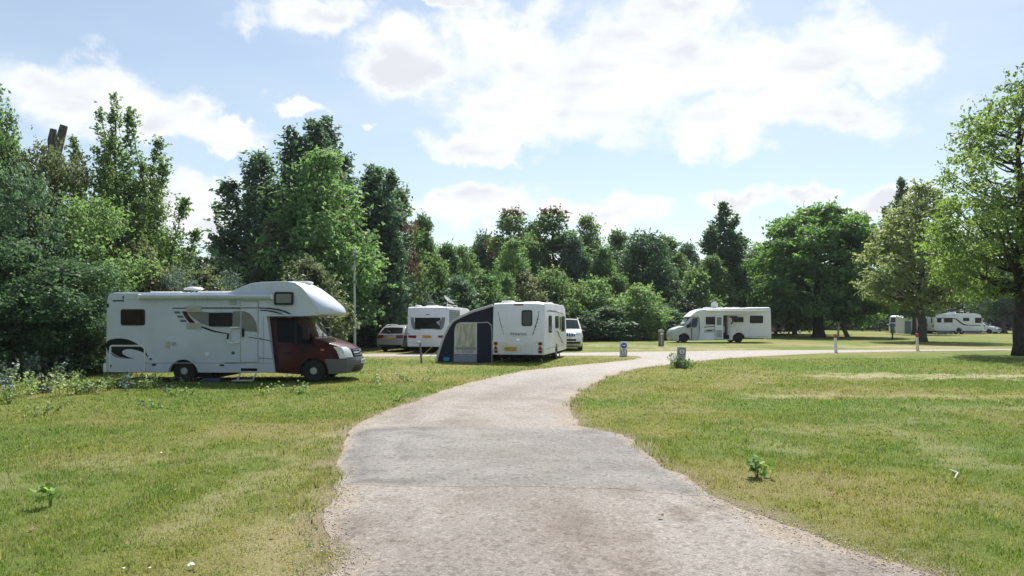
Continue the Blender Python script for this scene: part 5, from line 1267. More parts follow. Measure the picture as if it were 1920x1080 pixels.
# 3. caravan with the navy awning
def pegasus():
    yaw = R(12.8); C = (X(1021, 28.0), 28.0)       # rear right corner
    d = Vector((math.sin(yaw), math.cos(yaw))); rt = Vector((math.cos(yaw), -math.sin(yaw)))
    o = Vector(C) - rt * 1.1
    root, lf, wx = caravan((o.x, o.y, 0), PI / 2 - yaw, 'white caravan with lettering on its rear and a navy awning attached', 6.3, 2.50)
    q = lambda *pp: [((x - 1030) / 565 * 2.2, 2.5 - (y - 125) * .00379) for x, y in pp]
    w = rear_panel(lf, root, q(*rrect(1066, 1181, 203, 377, 22)), .014, .03, TRIM, 'rear_window'); rear_panel(lf, root, q(*rrect(1078, 1169, 217, 363, 14)), .02, .02, pbr('grey_acrylic', (.075, .085, .09), .2, spec=.25), 'pane', w)
    for sgn in (-1, 1):
        for k in range(7):
            t0 = k / 7; f = lambda t: (1030 + sgn * (222 - 68 * t ** 1.35), 210 + 262 * t)
            a, b_ = f(t0), f(t0 + .16); wd = 9 * math.sin(PI * min(.95, .12 + t0 * .9))
            rear_panel(lf, root, q((a[0] - wd * .4, a[1]), (b_[0] - sgn * 0 - 2, b_[1]), (b_[0] + 2, b_[1] + 2), (a[0] + wd, a[1] + 14)), .006 + .0004 * k, .006, INK_G if k % 2 else TRIM, 'feather')
    lettering('PEGASUS', .14, (-.075, -((1036 - 1030) / 565 * 2.2), 2.5 - (466 - 125) * .00379), (PI / 2, 0, -PI / 2), INK, root, 'lettering', 1.3)
    rear_panel(lf, root, q(*[(1032 + 20 * math.cos(a), 525 + 11 * math.sin(a)) for a in np.linspace(0, 2 * PI, 17)[:-1]]), .012, .02, CHROME, 'badge')
    rear_panel(lf, root, q((748, 545), (860, 548), (960, 570), (1100, 572), (1200, 552), (1308, 540), (1310, 688), (748, 690)), .03, .05, WHITE_P, 'rear_bumper')
    plate(root, (-.105, (1030 - 950) / 565 * 2.2, 2.5 - (624 - 125) * .00379), -PI / 2, .53, .15, PLATE_Y, 8, 0, 2)
    rear_panel(lf, root, q(*rrect(1070, 1185, 578, 675, 6)), .036, .02, WHITE, 'gas_hatch')
    for xx in (785, 1268):
        for yy, kd in ((568, 'c'), (612, 't'), (657, 'c')):
            pts = [(xx + 19 * math.cos(a), yy + 16 * math.sin(a)) for a in np.linspace(0, 2 * PI, 13)[:-1]] if kd == 'c' else [(xx - 20, yy + 20), (xx + 20, yy + 20), (xx, yy - 20)]
            b_ = rear_panel(lf, root, q(*[(xx + (px_ - xx) * 1.2, yy + (py_ - yy) * 1.15) for px_, py_ in pts]), .038, .03, INK_G, 'tail_light'); rear_panel(lf, root, q(*pts), .046, .03, LAMP_R, 'lens', b_)
    rear_panel(lf, root, q(*rrect(982, 1084, 137, 152, 5)), .02, .03, LAMP_R, 'high_brake_light')
    for x, y, l, ww in ((.55, .55, .55, .5), (1.9, -.25, .7, .7), (3.6, -.6, .5, .5), (2.7, .2, .6, .5)): rooflight(root, x, y, 2.5, l, ww, .10)
    # right side
    S = -1
    for a, b_, c, e in ((1.0, 1.75, 1.25, 1.98), (2.75, 3.65, 1.42, 1.98), (4.6, 5.6, 1.25, 1.98)): window(lf, root, rrect(a, b_, c, e, .07), S, TRIM, GLASS, .016, .05)
    dr = lf.side(MB(), rrect(3.8, 4.45, .45, 2.2, .06), S, .012, .02).build('entrance_door', WHITE_P, root); lf.side(MB(), rrect(3.95, 4.3, 1.35, 1.95, .05), S, .018, .02).build('door_window', GLASS, dr)
    lf.side(MB(), [(.35, 2.15), (1.2, 2.22), (3.0, 2.20), (5.0, 2.12), (6.0, 1.85), (5.0, 2.08), (3.0, 2.15), (1.2, 2.16)], S, .006, .004).build('stripe', INK_B, root)
    lf.side(MB(), [(3.0, 1.35), (3.6, 1.15), (4.6, .75), (5.6, .62), (4.6, .83), (3.6, 1.25)], S, .016, .004).build('stripe', INK_B, root)
    lf.side(MB(), [(.1, .58), (6.2, .58), (6.2, .61), (.1, .61)], S, .006, .01).build('skirt_trim', SEAM, root)
    for sg in (-1, 1): wheel(root, wx, sg * .98, .31, .19, STEEL, 'steel')
    for z in (1.15, 1.65): MB().tube([(.12, -1.13, z), (.12, -1.17, z + .03), (.12, -1.17, z + .22), (.12, -1.13, z + .25)], .014, 6).build('grab_handle', WHITE_P, root)
    return root, lf
peg, peg_lf = pegasus()

# 4. awning: navy air awning on the left side of that caravan
def awning():
    NAVY = pbr('navy_canvas', (0.020, 0.024, 0.042), 0.85, spec=0.2, var=0.12, vscale=6, bump=0.15, bscale=40)
    GREYC = pbr('grey_canvas', (0.235, 0.255, 0.325), 0.85, spec=0.2, var=0.08)
    LIGHTC = pbr('light_canvas', (0.50, 0.51, 0.54), 0.75, var=0.06)
    VINYL = bpy.data.materials.new('sun_streaked_vinyl'); VINYL.use_nodes = True; t = VINYL.node_tree; b = t.nodes['Principled BSDF']
    tcn = nn(t, 'ShaderNodeTexCoord'); mp2 = nn(t, 'ShaderNodeMapping'); mp2.inputs['Rotation'].default_value = (0, R(50), 0); mp2.inputs['Scale'].default_value = (7, 1, 1.2); lk(t, tcn.outputs['Object'], mp2.inputs[0])
    f = noise(t, mp2.outputs[0], 1.6, 4, .55)
    lk(t, mixc(t, smooth(t, f, .42, .62), (.30, .30, .25), (.50, .49, .36)), b.inputs['Base Color']); b.inputs['Roughness'].default_value = .22; b.inputs['Specular IOR Level'].default_value = .6  # paler diagonal streaks paint the sunlight inside the awning into the vinyl
    bp = nn(t, 'ShaderNodeBump'); bp.inputs['Strength'].default_value = .35; bp.inputs['Distance'].default_value = .02; lk(t, f, bp.inputs['Height']); lk(t, bp.outputs[0], b.inputs['Normal'])
    yaw = R(12.8); C = (X(1021, 28.0), 28.0); rt = Vector((math.cos(yaw), -math.sin(yaw))); d = Vector((math.sin(yaw), math.cos(yaw)))
    o = Vector(C) - rt * 2.225 + d * .10
    # local: x to the left of the caravan (outwards), y forward along the caravan, z up
    root = empty('caravan_awning', (o.x, o.y, 0), -yaw, 'navy blue porch awning with pale clear window beside the white caravan', 'awning')
    K_ = 2.28 / 650.0
    q = lambda *pp: [(-(742 - x) * .00382, (783 - y) * .00379) for x, y in pp]     # from the enlarged view; x leftwards negative
    out = q((742, 783), (742, 150), (640, 180), (520, 215), (400, 265), (300, 318), (245, 385), (190, 500), (150, 610), (112, 720), (98, 783))
    def panel(pts, y, th, mat, name, parent=root, bev=0.0):
        return MB().prism([(x, y, z) for x, z in pts], (0, th, 0), bev).build(name, mat, parent)
    dp = 3.0
    inner = [(x * 1.0, z) for x, z in out]
    panel(q((742, 783), (742, 150), (640, 180), (520, 215), (400, 265), (300, 318), (250, 385), (196, 500), (156, 610), (120, 720), (108, 783)), 0.0, .02, NAVY, 'side_wall')
    win = panel(q(*rrect(330, 545, 350, 680, 30)), -.016, .012, VINYL, 'clear_window')
    panel(q((300, 690), (305, 440), (312, 390), (335, 350), (380, 335), (565, 335), (565, 690)), -.009, .008, LIGHTC, 'window_surround')
    panel(q((296, 780), (296, 693), (562, 693), (562, 780)), -.012, .01, GREYC, 'skirt_panel')
    dr = panel(q((572, 778), (572, 342), (690, 342), (722, 370), (732, 420), (732, 778)), -.012, .01, NAVY, 'door_panel')
    for pts in (q((545, 338), (690, 330), (728, 360), (738, 420), (738, 782), (733, 782), (732, 420), (722, 366), (688, 337), (545, 345)),): panel(pts, -.018, .006, LIGHTC, 'zip_line')
    panel(q((320, 610), (555, 610), (555, 640), (320, 640)), -.018, .004, GREYC, 'window_band')
    lg = panel(q(*rrect(176, 246, 726, 768, 14)), -.006, .006, pbr('logo_blue', (.02, .22, .52), .5), 'logo_patch')
    # roof and outer wall follow the outline, one strip each
    def strip(pts, mat, name, th=.025):
        m = MB()
        for (a, b_) in zip(pts[:-1], pts[1:]):
            A = Vector((a[0], 0, a[1])); B = Vector((b_[0], 0, b_[1])); n_ = Vector((-(B - A).z, 0, (B - A).x)).normalized() * th
            m.prism([A + Vector((0, .02, 0)), B + Vector((0, .02, 0)), B + n_ + Vector((0, .02, 0)), A + n_ + Vector((0, .02, 0))], (0, dp, 0))
        return m.build(name, mat, root)
    strip(out[1:6][::-1], LIGHTC, 'roof'); strip(out[5:][::-1], LIGHTC, 'front_wall')
    panel(q((742, 783), (742, 150), (640, 180), (520, 215), (400, 265), (300, 318), (250, 385), (196, 500), (156, 610), (120, 720), (108, 783)), dp + .02, .02, NAVY, 'far_side_wall')
    for yy in (-.03, dp + .06):
        ol = q((742, 148), (640, 178), (520, 212), (400, 262), (295, 315), (238, 385), (182, 500), (142, 610), (106, 720), (94, 783))
        m = MB(); m.tube([(x, yy + .03, z) for x, z in ol], .055, 8); m.build('inflated_beam', LIGHTC, root)
    return root, q
awn, awq = awning()
ROPE = pbr('yellow_guy_rope', (0.55, 0.62, 0.10), 0.6)
for k, (y0, dx_, dy_, w_) in enumerate(((0.05, -1.05, -.15, 'nearest'), (1.4, -1.15, .0, 'middle'), (2.9, -1.2, .35, 'farthest'))):
    p0 = Vector((-2.34, y0, 0.80 if k else .95)); p1 = Vector((p0.x + dx_, y0 + dy_, .01))
    m = MB(); m.tube([p0, p1], .011, 5); mr = m.build('guy_rope', ROPE)
    mr.matrix_world = Matrix.Translation(awn.location) @ Matrix.Rotation(awn.rotation_euler.z, 4, 'Z')
    tag(mr, 'yellow guy rope of the navy awning, the %s of three' % w_, 'guy rope', 'awning guy ropes')

# 5. white caravan behind the awning
def caravan2():
    yaw = R(6.6); C = (X(841, 37.0), 37.0); rt = Vector((math.cos(yaw), -math.sin(yaw))); o = Vector(C) - rt * 1.15
    root, lf, wx = caravan((o.x, o.y, 0), PI / 2 - yaw, 'white caravan with a wide dark rear window behind the navy awning', 7.0, 2.52, 1.15, .04)
    q = lambda *pp: [((x - 870) / 580 * 2.3, 2.52 - (y - 205) * .00405) for x, y in pp]
    w = rear_panel(lf, root, q((628, 345), (1112, 345), (1108, 400), (1090, 480), (1060, 512), (680, 514), (648, 480), (634, 410)), .014, .03, INK_G, 'rear_window')
    rear_panel(lf, root, q((690, 350), (1048, 350), (1045, 500), (692, 500)), .022, .02, GLASS, 'pane', w)
    rear_panel(lf, root, q((990, 410), (1035, 385), (1040, 465)), .026, .004, pbr('curtain_grey', (.34, .36, .38), .8), 'curtain', w)
    rear_panel(lf, root, q((842, 302), (895, 302), (895, 310), (842, 310)), .012, .01, INK, 'maker_mark')
    rear_panel(lf, root, q((582, 560), (1156, 560), (1156, 575), (582, 575)), .02, .03, SEAM, 'bumper_ledge')
    rear_panel(lf, root, q((582, 575), (1156, 575), (1150, 668), (590, 668)), .012, .03, WHITE_P, 'rear_bumper')
    for a, b_ in ((592, 715), (1015, 1140)): rear_panel(lf, root, q((a, 588), (b_, 588), (b_ - 8, 625), (a + 8, 618)), .03, .03, LAMP_R, 'tail_light')
    plate(root, (-.10, (870 - 862) / 580 * 2.3, 2.52 - (605 - 205) * .00405), -PI / 2, .5, .14, PLATE_Y, 8, 0, 7)
    MB().tube([(.25, .75, 2.53), (.25, .75, 2.62), (1.6, .75, 2.62), (1.6, .75, 2.53)], .02, 6).build('roof_rail', WHITE_P, root)
    MB().tube([(.25, -1.0, 2.53), (.25, -1.0, 2.64), (3.2, -1.0, 2.64), (3.2, -1.0, 2.53)], .02, 6).build('roof_rail', WHITE_P, root)
    for x, y in ((1.2, 0), (3.0, .2), (4.8, -.1)): rooflight(root, x, y, 2.54, .7, .6, .09)
    lf.side(MB(), [(.18, 2.38), (3.2, 2.38), (3.2, 1.3), (.18, 1.3)], -1, .008, .01).build('grey_side_panel', pbr('striped_grey', (.17, .19, .22), .5, var=.2, vscale=8), root)
    for k in range(8): lf.side(MB(), [(.25, 2.30 - k * .12), (3.1, 2.26 - k * .12), (3.1, 2.235 - k * .12), (.25, 2.275 - k * .12)], -1, .012, .006).build('pinstripe', SEAM, root)
    window(lf, root, rrect(3.5, 4.6, 1.3, 2.0, .08), -1)
    window(lf, root, rrect(5.1, 6.2, 1.3, 2.0, .08), -1)
    for sg in (-1, 1): wheel(root, wx, sg * 1.02, .31, .19, STEEL, 'steel')
    m = MB(); m.tube([(1.9, -.7, 2.5), (1.9, -.7, 2.86)], .022, 6); ms = m.build('dish_mast', WHITE_P, root)
    m = MB(); m.lathe([(.01, -.08), (.20, -.055), (.34, .0), (.38, .06), (.36, .062), (.18, -.02), (.01, -.05)], 20, 'z', (0, 0, 0)); di = m.build('satellite_dish', WHITE_P, root); di.location = (1.9, -.75, 2.96); di.rotation_euler = (R(38), R(12), 0)
    MB().tube([(1.9, -.72, 2.95), (1.9, -1.25, 2.92)], .016, 5).build('dish_arm', SEAM, root)
caravan2()

# ------------------------------------------------------------------ cars
def car(name, loc, rz, label, paint, L, H, hwm, wb, prof, rear_u, ws_u, side_win, wr, front=True):
    root = empty(name, loc, rz, label, 'car')
    xr, xf = wb
    P = [p for p in prof]
    P += [(xf + .5, .24)] + arc(xf, wr, wr + .06, 0, 180, 10) + [(xr + .6, .24)] + arc(xr, wr, wr + .06, 0, 180, 10)
    hw = lambda x, z: hwm - (hwm * .27) * mp_(.9, H, z) ** 1.1 - .10 * sm_(L - .9, L, x) - .07 * (1 - sm_(0, .6, x)) - .04 * (1 - sm_(.25, .5, z))
    lf = Loft(P, hw, lambda x, z: .20 * sm_(L - 1.2, L, x) - .13 * (1 - sm_(0, .7, x)), lambda x, z: .04 * sm_(1.0, H, z), 2.2)
    lf.body('body', paint, root, .035)
    box_part('underbody', (.4, -hwm + .2, .18), (L - .4, hwm - .2, .5), UNDER, root)
    lf.patch(MB(), *rear_u, -.86, .86, .007, .015, 3, 8, .05).build('rear_window', GLASS, root)
    lf.patch(MB(), *ws_u, -.9, .9, .007, .015, 3, 8, .0).build('windscreen', GLASS_L, root)
    for sg in (-1, 1):
        for w_ in side_win: lf.side(MB(), w_, sg, .006, .015).build('side_window', GLASS, root)
        wheel(root, xf, sg * (hwm - .14), wr, .21, ALLOY, 'alloy'); wheel(root, xr, sg * (hwm - .14), wr, .21, ALLOY, 'alloy')
        box_part('door_mirror', (L * .62, sg * (hwm + .06) - .09, H * .62), (L * .62 + .13, sg * (hwm + .06) + .09, H * .62 + .13), paint, root, .035)
    return root, lf
def estate():
    pr = [(.10, .30), (.02, .42), (0, .62), (.05, .80), (.10, .93), (.16, 1.00), (.52, 1.36), (.70, 1.43), (1.1, 1.465), (2.0, 1.48), (2.65, 1.43), (3.45, 1.02), (4.1, .90), (4.48, .74), (4.6, .55), (4.58, .34), (4.45, .25)]
    Yc = 38.6; yaw = R(16)
    root, lf = car('estate_car', (X(731, Yc), Yc, 0), PI / 2 - yaw, 'grey estate car seen from behind, parked left of the white caravan', GREYCAR, 4.6, 1.48, .90, (.95, 3.65), pr, (5.12, 6.0), (10.08, 10.92),
                   [[(.75, 1.02), (1.05, 1.38), (1.75, 1.40), (1.75, 1.00)], [(1.80, 1.00), (1.80, 1.41), (2.55, 1.37), (3.2, 1.0)]], .32)
    for sg in (-1, 1):
        m = MB(); lf.patch(m, 2.9, 4.3, sg * .48, sg * .93, .012, .03, 2, 4); lf.side(m, [(.05, .80), (.12, .93), (.45, .90), (.42, .80)], sg, .012, .03); m.build('tail_light', LAMP_R, root)
        MB().tube([(.8, sg * .66, 1.49), (1.2, sg * .65, 1.54), (2.2, sg * .65, 1.54), (2.5, sg * .66, 1.49)], .02, 6).build('roof_rail', ALLOY, root)
    lf.patch(MB(), 3.3, 3.5, -.47, .47, .012, .03, 1, 6).build('tailgate_trim', CHROME, root)
    p = lf.at(2.75, 0); plate(root, (p.x - .014, 0, p.z), -PI / 2, .5, .11, PLATE_Y, 7, 0, 9)
    lf.patch(MB(), .1, .95, -.85, .85, .012, .03, 2, 8).build('lower_bumper', TRIM, root)
    MB().tube([lf.at(5.2, 0) + Vector((-.02, .0, .02)), lf.at(5.5, .35) + Vector((-.02, 0, .02))], .01, 5).build('wiper', TRIM, root)
    lf.patch(MB(), 5.95, 6.6, -.8, .8, .02, .03, 2, 8).build('roof_spoiler', GREYCAR, root)
estate()
def offroader():
    pr = [(.08, .45), (0, .6), (.02, 1.0), (.06, 1.12), (.16, 1.70), (.28, 1.80), (.6, 1.85), (2.0, 1.87), (2.7, 1.83), (3.35, 1.25), (3.9, 1.19), (4.45, 1.12), (4.6, 1.02), (4.66, .78), (4.66, .55), (4.55, .42)]
    Yc = 40.0; px = 1066
    root, lf = car('offroad_car', (X(px, Yc) + .25, Yc + 4.66, 0), -PI / 2 - R(4), 'white off-road car facing us behind the lettered caravan', WHITECAR, 4.66, 1.87, .95, (.95, 3.72), pr, (3.1, 3.95), (8.06, 8.94),
                   [[(.35, 1.25), (.42, 1.68), (1.6, 1.72), (1.6, 1.25)], [(1.66, 1.25), (1.66, 1.72), (2.55, 1.70), (3.1, 1.27)]], .38)
    gr = lf.patch(MB(), 11.2, 12.7, -.52, .52, .014, .03, 2, 8).build('grille', TRIM, root)
    for k in range(6): v = -.42 + .84 * k / 5; lf.patch(MB(), 11.3, 12.65, v - .035, v + .035, .03, .03, 2, 1).build('grille_bar', CHROME, gr)
    for sg in (-1, 1):
        lf.patch(MB(), 11.15, 12.5, sg * .58, sg * .97, .014, .03, 2, 4).build('headlight', LAMP_W, root)
        lf.patch(MB(), 13.3, 13.9, sg * .68, sg * .90, .012, .03, 2, 2).build('fog_lamp', CHROME, root)
        MB().tube([(.5, sg * .68, 1.86), (.8, sg * .67, 1.93), (2.3, sg * .67, 1.93), (2.6, sg * .68, 1.86)], .022, 6).build('roof_rail', ALLOY, root)
        m = MB(); m.box((3.02, sg * 1.06 - .13, 1.18), (3.16, sg * 1.06 + .13, 1.40), .05, 2); m.build('door_mirror', TRIM, root)
    lf.patch(MB(), 13.35, 13.85, -.6, .6, .01, .03, 2, 6).build('air_intake', TRIM, root)
    lf.patch(MB(), 14.1, 14.9, -.9, .9, .01, .03, 2, 6).build('skid_plate', TRIM, root)
    MB().tube([lf.at(9.0, -.5) + Vector((.02, 0, .03)), lf.at(8.7, .1) + Vector((.03, 0, .03))], .012, 5).build('wiper', TRIM, root)
    p = lf.at(12.95, 0); plate(root, (p.x + .03, 0, p.z), PI / 2, .52, .11, PLATE_W, 7, 0, 11)
offroader()
def far_car():
    pr = [(.06, .30), (0, .55), (.08, .95), (.35, 1.30), (.7, 1.47), (1.8, 1.50), (2.4, 1.45), (3.1, 1.05), (3.65, .92), (4.0, .72), (4.05, .5), (3.98, .28)]
    Yc = 93
    root, lf = car('hatchback_car', (X(1838, Yc) + .9, Yc + 4.0, 0), R(-62), 'silver car at the front end of the far twin-axle caravan', SILVER, 4.05, 1.5, .87, (.75, 3.25), pr, (2.1, 2.95), (6.06, 6.94), [[(.5, 1.02), (.75, 1.38), (1.5, 1.42), (1.5, 1.0)], [(1.55, 1.0), (1.55, 1.42), (2.3, 1.39), (2.9, 1.02)]], .31)
    for sg in (-1, 1): lf.patch(MB(), 7.9, 8.8, sg * .55, sg * .95, .012, .03, 2, 3).build('headlight', LAMP_W, root)
    lf.patch(MB(), 9.0, 9.8, -.5, .5, .012, .03, 2, 4).build('grille', TRIM, root)
far_car()

# ------------------------------------------------------------------ far caravans on the right
def twin_axle():
    Yc = 92; s = F / Yc
    xl = X(1751, Yc); L = 84 / s + 1.0
    root, lf, wx = caravan((xl, Yc + 1.15, 0), R(9) * 0 + R(2), 'long white twin-axle caravan with a dark wave stripe on the far right lawn', 6.9, 2.72, 1.15, .02, z0=.45)
    for a, b_, c, e in ((.40, 1.0, 1.55, 2.18), (1.35, 2.55, 1.55, 2.18), (4.0, 4.85, 1.75, 2.2), (5.65, 6.55, 1.5, 2.2)): window(lf, root, rrect(a, b_, c, e, .08), -1)
    lf.side(MB(), [(.2, 2.2), (2.6, 2.16), (3.1, 2.08), (3.6, 1.7), (4.1, 1.35), (4.8, 1.22), (6.4, 1.2), (6.4, 1.12), (4.7, 1.13), (4.0, 1.2), (3.4, 1.6), (2.95, 1.98), (2.5, 2.07), (.2, 2.12)], -1, .007, .004).build('wave_stripe', INK, root)
    for dx_ in (-.40, .40):
        for sg in (-1, 1): wheel(root, wx + dx_, sg * 1.02, .32, .19, STEEL, 'steel')
    box_part('skirt', (.5, -1.10, .08), (6.5, -1.06, .46), INK_B, root, 0)
    rooflight(root, 3.0, -.2, 2.72, .9, .7, .28, WHITE_P, 'air_conditioner')
    for sg in (-1, 1): box_part('tail_light', (-.09, sg * .95 - .08, .9), (-.02, sg * .95 + .08, 1.25), LAMP_R, root)
    rear_panel(lf, root, [(-.8, 1.5), (.8, 1.5), (.8, 2.2), (-.8, 2.2)], .014, .03, GLASS, 'rear_window')
twin_axle()
def far_caravan():
    Yc = 97
    root, lf, wx = caravan((X(1732, Yc) + 1.5, Yc + 4.6, 0), PI + R(35), 'small white caravan with a curved front window half hidden by its awning', 5.6, 2.55, 1.1, .03)
    lf.patch(MB(), 9.15, 9.9, -.85, .85, .01, .03, 2, 8).build('front_window', GLASS_L, root)
    lf.patch(MB(), 10.2, 10.9, -.9, .9, .01, .03, 2, 8).build('front_band', INK, root)
    for a, b_ in ((.6, 1.7), (3.6, 4.8)): window(lf, root, rrect(a, b_, 1.35, 2.05, .08), 1)
    for sg in (-1, 1): wheel(root, wx, sg * .98, .31, .19, STEEL, 'steel')
    PALE = pbr('pale_canvas', (.60, .62, .64), .8, var=.05); BLUEC = pbr('slate_canvas', (.16, .20, .27), .85, var=.1)
    x0 = X(1696, 94); w = 3.9
    aw = empty('caravan_awning', (x0, 94.0, 0), 0, 'white and slate porch awning in front of the far small caravan', 'awning')
    MB().prism([(0, 0, 2.15), (0, 2.2, 2.5), (0, 2.2, 2.42), (0, 0.02, 1.75)], (w, 0, 0), .02).build('roof', PALE, aw)
    for k in range(4):
        box_part('wall_panel', (k * w / 4 + .05, .02, .05), ((k + 1) * w / 4 - .05, .05, 1.78), BLUEC if k % 2 == 0 else PALE, aw, 0)
    MB().prism([(-.01, .05, .03), (-.01, .05, 1.75), (-.01, 2.2, 2.4), (-.01, 2.2, .03)], (.03, 0, 0)).build('side_wall', PALE, aw)
    for k in range(5): MB().tube([(k * w / 4, .03, 0), (k * w / 4, .03, 1.8)], .03, 6).build('pole', PALE, aw)
far_caravan()
# ================================================================== posts, signs, plants and litter
TIMBER = pbr('weathered_timber', (0.44, 0.42, 0.40), 0.85, var=0.2, vscale=7, dirt=(0.20, 0.18, 0.16, 0.5), bump=0.5, bscale=40)
TIMBER_D = pbr('old_post_timber', (0.16, 0.145, 0.13), 0.9, var=0.35, vscale=8, bump=0.5, bscale=40)
SIGNW = pbr('sign_white', (0.72, 0.73, 0.74), 0.4)
SIGNB = pbr('sign_blue', (0.012, 0.085, 0.36), 0.4)
PAINTW = pbr('post_white_paint', (0.66, 0.67, 0.68), 0.6, var=0.1, vscale=9, dirt=(0.3, 0.3, 0.26, 0.4))
PAINTC = pbr('post_cream_paint', (0.62, 0.60, 0.48), 0.6, var=0.1, vscale=9, dirt=(0.3, 0.3, 0.26, 0.4))
PAINTR = pbr('post_red_paint', (0.40, 0.045, 0.028), 0.55, var=0.1, vscale=9)
GALV = pbr('galvanised', (0.52, 0.55, 0.58), 0.5, metal=0.0, var=0.12)
def disc(name, r, mat, parent, loc, y, n=28, th=.008, hole=0.0):
    m = MB()
    if hole == 0: m.lathe([(r, 0), (r, -th), (.001, -th)], n)
    else: m.lathe([(hole, 0), (r, 0), (r, -th), (hole, -th), (hole, 0)], n, cap=False)
    o = m.build(name, mat, parent); o.location = (loc[0], y, loc[1]); return o
def sign_post(px, gy, wpx, hpx, label, arrow, lean=0.0):
    Y = GY(gy); s = F / Y; w = wpx / s; h = hpx / s
    root = empty('speed_sign_post', (X(px, Y), Y, 0), 0.0, label, 'sign post'); root.rotation_euler = (0, lean, 0)
    MB().box((-w / 2, 0, -.05), (w / 2, w * .55, h), .015, 2).build('post', TIMBER, root)
    r = w * .40
    z5 = h - w * .55 if not arrow else h - w * 1.45
    if arrow:
        box_part('sign_board', (-w * .48, -.012, h - w * 2.0), (w * .48, .004, h - .01), SIGNW, root, 0)
        b = disc('arrow_roundel', r * 1.02, SIGNB, root, (0, h - w * .52), -.013)
        m = MB(); a = r * .62
        m.prism([(-a, -.011, -a * .2), (a * .25, -.011, -a * .2), (a * .25, -.011, -a * .55), (a, -.011, 0), (a * .25, -.011, a * .55), (a * .25, -.011, a * .2), (-a, -.011, a * .2)], (0, -.004, 0)); m.build('arrow', SIGNW, b)
    b = disc('speed_roundel', r * 1.05, SIGNW, root, (0, z5), -.013 if arrow else -.001)
    disc('ring', r * 1.06, pbr('sign_ring', (0.045, 0.045, 0.075), 0.5), b, (0, 0), -.0085, hole=r * .84, th=.004)
    lettering('5', r * 1.5, (0, -.012, 0), (PI / 2, 0, 0), INK, b, 'numeral')
    return root
sign_post(1169.7, 669, 13.4, 28, 'timber post with blue arrow roundel above a 5 roundel', True)
sp = sign_post(1277.3, 690, 15.6, 39.5, 'grey timber post with a single 5 roundel by the road bend', False, R(2.5))
sp_loc = sp.location.copy()
def bollard():
    Y = GY(649); s = F / Y
    root = empty('timber_bollard', (X(1239.7, Y), Y, 0), R(8), 'weathered timber bollard with pale top left of the low-profile motorhome', 'bollard')
    MB().box((-.17, -.11, -.05), (.17, .12, 1.02), .02, 2).build('post', TIMBER_D, root)
    MB().prism([(-.18, -.12, 1.0), (.18, -.12, 1.0), (.16, -.12, 1.13), (.05, -.12, 1.16), (-.15, -.12, 1.14)], (0, .25, 0), .01).build('cap', TIMBER, root)
    box_part('plate', (-.09, -.125, .80), (.09, -.108, .93), SIGNW, root, 0)
    box_part('batten', (-.06, -.14, .02), (.02, -.109, .75), TIMBER, root, .005)
bollard()
for px, gy, h, body, lab in ((1567.5, 661.5, 1.04, PAINTW, 'white post with red top left of the big chestnut lawn'), (1720.5, 657.8, 1.03, PAINTC, 'cream post with red top in front of the pale tree')):
    Y = GY(gy); root = empty('marker_post', (X(px, Y), Y, 0), 0, lab, 'marker post', 'red-topped marker posts'); root.rotation_euler = (0, R(-2.5), 0)
    MB().lathe([(.085, -.05), (.08, .3), (.075, h - .22)], 14, 'z').build('post', body, root)
    MB().lathe([(.078, h - .22), (.078, h - .02), (.06, h), (.001, h + .003)], 14, 'z').build('red_top', PAINTR, root)
def camera_pole():
    Y = 37.5; h = Z(470, Y)
    root = empty('camera_pole', (X(665, Y), Y, 0), 0, 'slim grey camera pole standing behind the motorhome bonnet', 'pole')
    MB().tube([(0, 0, -.05), (0, 0, Z(600, Y)), (-.03, 0, Z(520, Y)), (-.06, 0, h)], [.085, .072, .062, .055], 10).build('mast', GALV, root)
    box_part('junction_box', (-.17, -.12, Z(509, Y)), (.06, .02, Z(498, Y)), GALV, root, .015)
    cb = box_part('cabinet', (.02, -.14, Z(617, Y)), (.27, .06, Z(603, Y)), SIGNW, root, .015)
    box_part('cabinet_bracket', (-.09, -.06, Z(617, Y)), (.03, .05, Z(605, Y)), GALV, root, .01)
    for zz2 in (Z(473, Y), Z(481, Y)):
        c = MB().tube([(.16, -.05, zz2), (-.0, .03, zz2 + .02)], .05, 10).build('camera', SIGNW, root)
        MB().tube([(-.06, 0, zz2 + .02), (.05, 0, zz2)], .018, 6).build('arm', GALV, c)
camera_pole()
def tap_post():
    Y = GY(681.5); s = F / Y
    root = empty('tap_post', (X(790.5, Y), Y, 0), R(-20), 'short leaning grey tap post on the lawn left of the navy awning', 'post'); root.rotation_euler = (0, R(-3), R(-20))
    MB().tube([(0, 0, -.05), (-.015, 0, .5), (-.03, 0, .86)], .04, 8).build('post', TIMBER_D, root)
    MB().tube([(-.03, 0, .80), (-.05, -.02, .90), (-.12, -.03, .90), (-.17, -.03, .83)], .035, 8).build('spout', GALV, root)
tap_post()
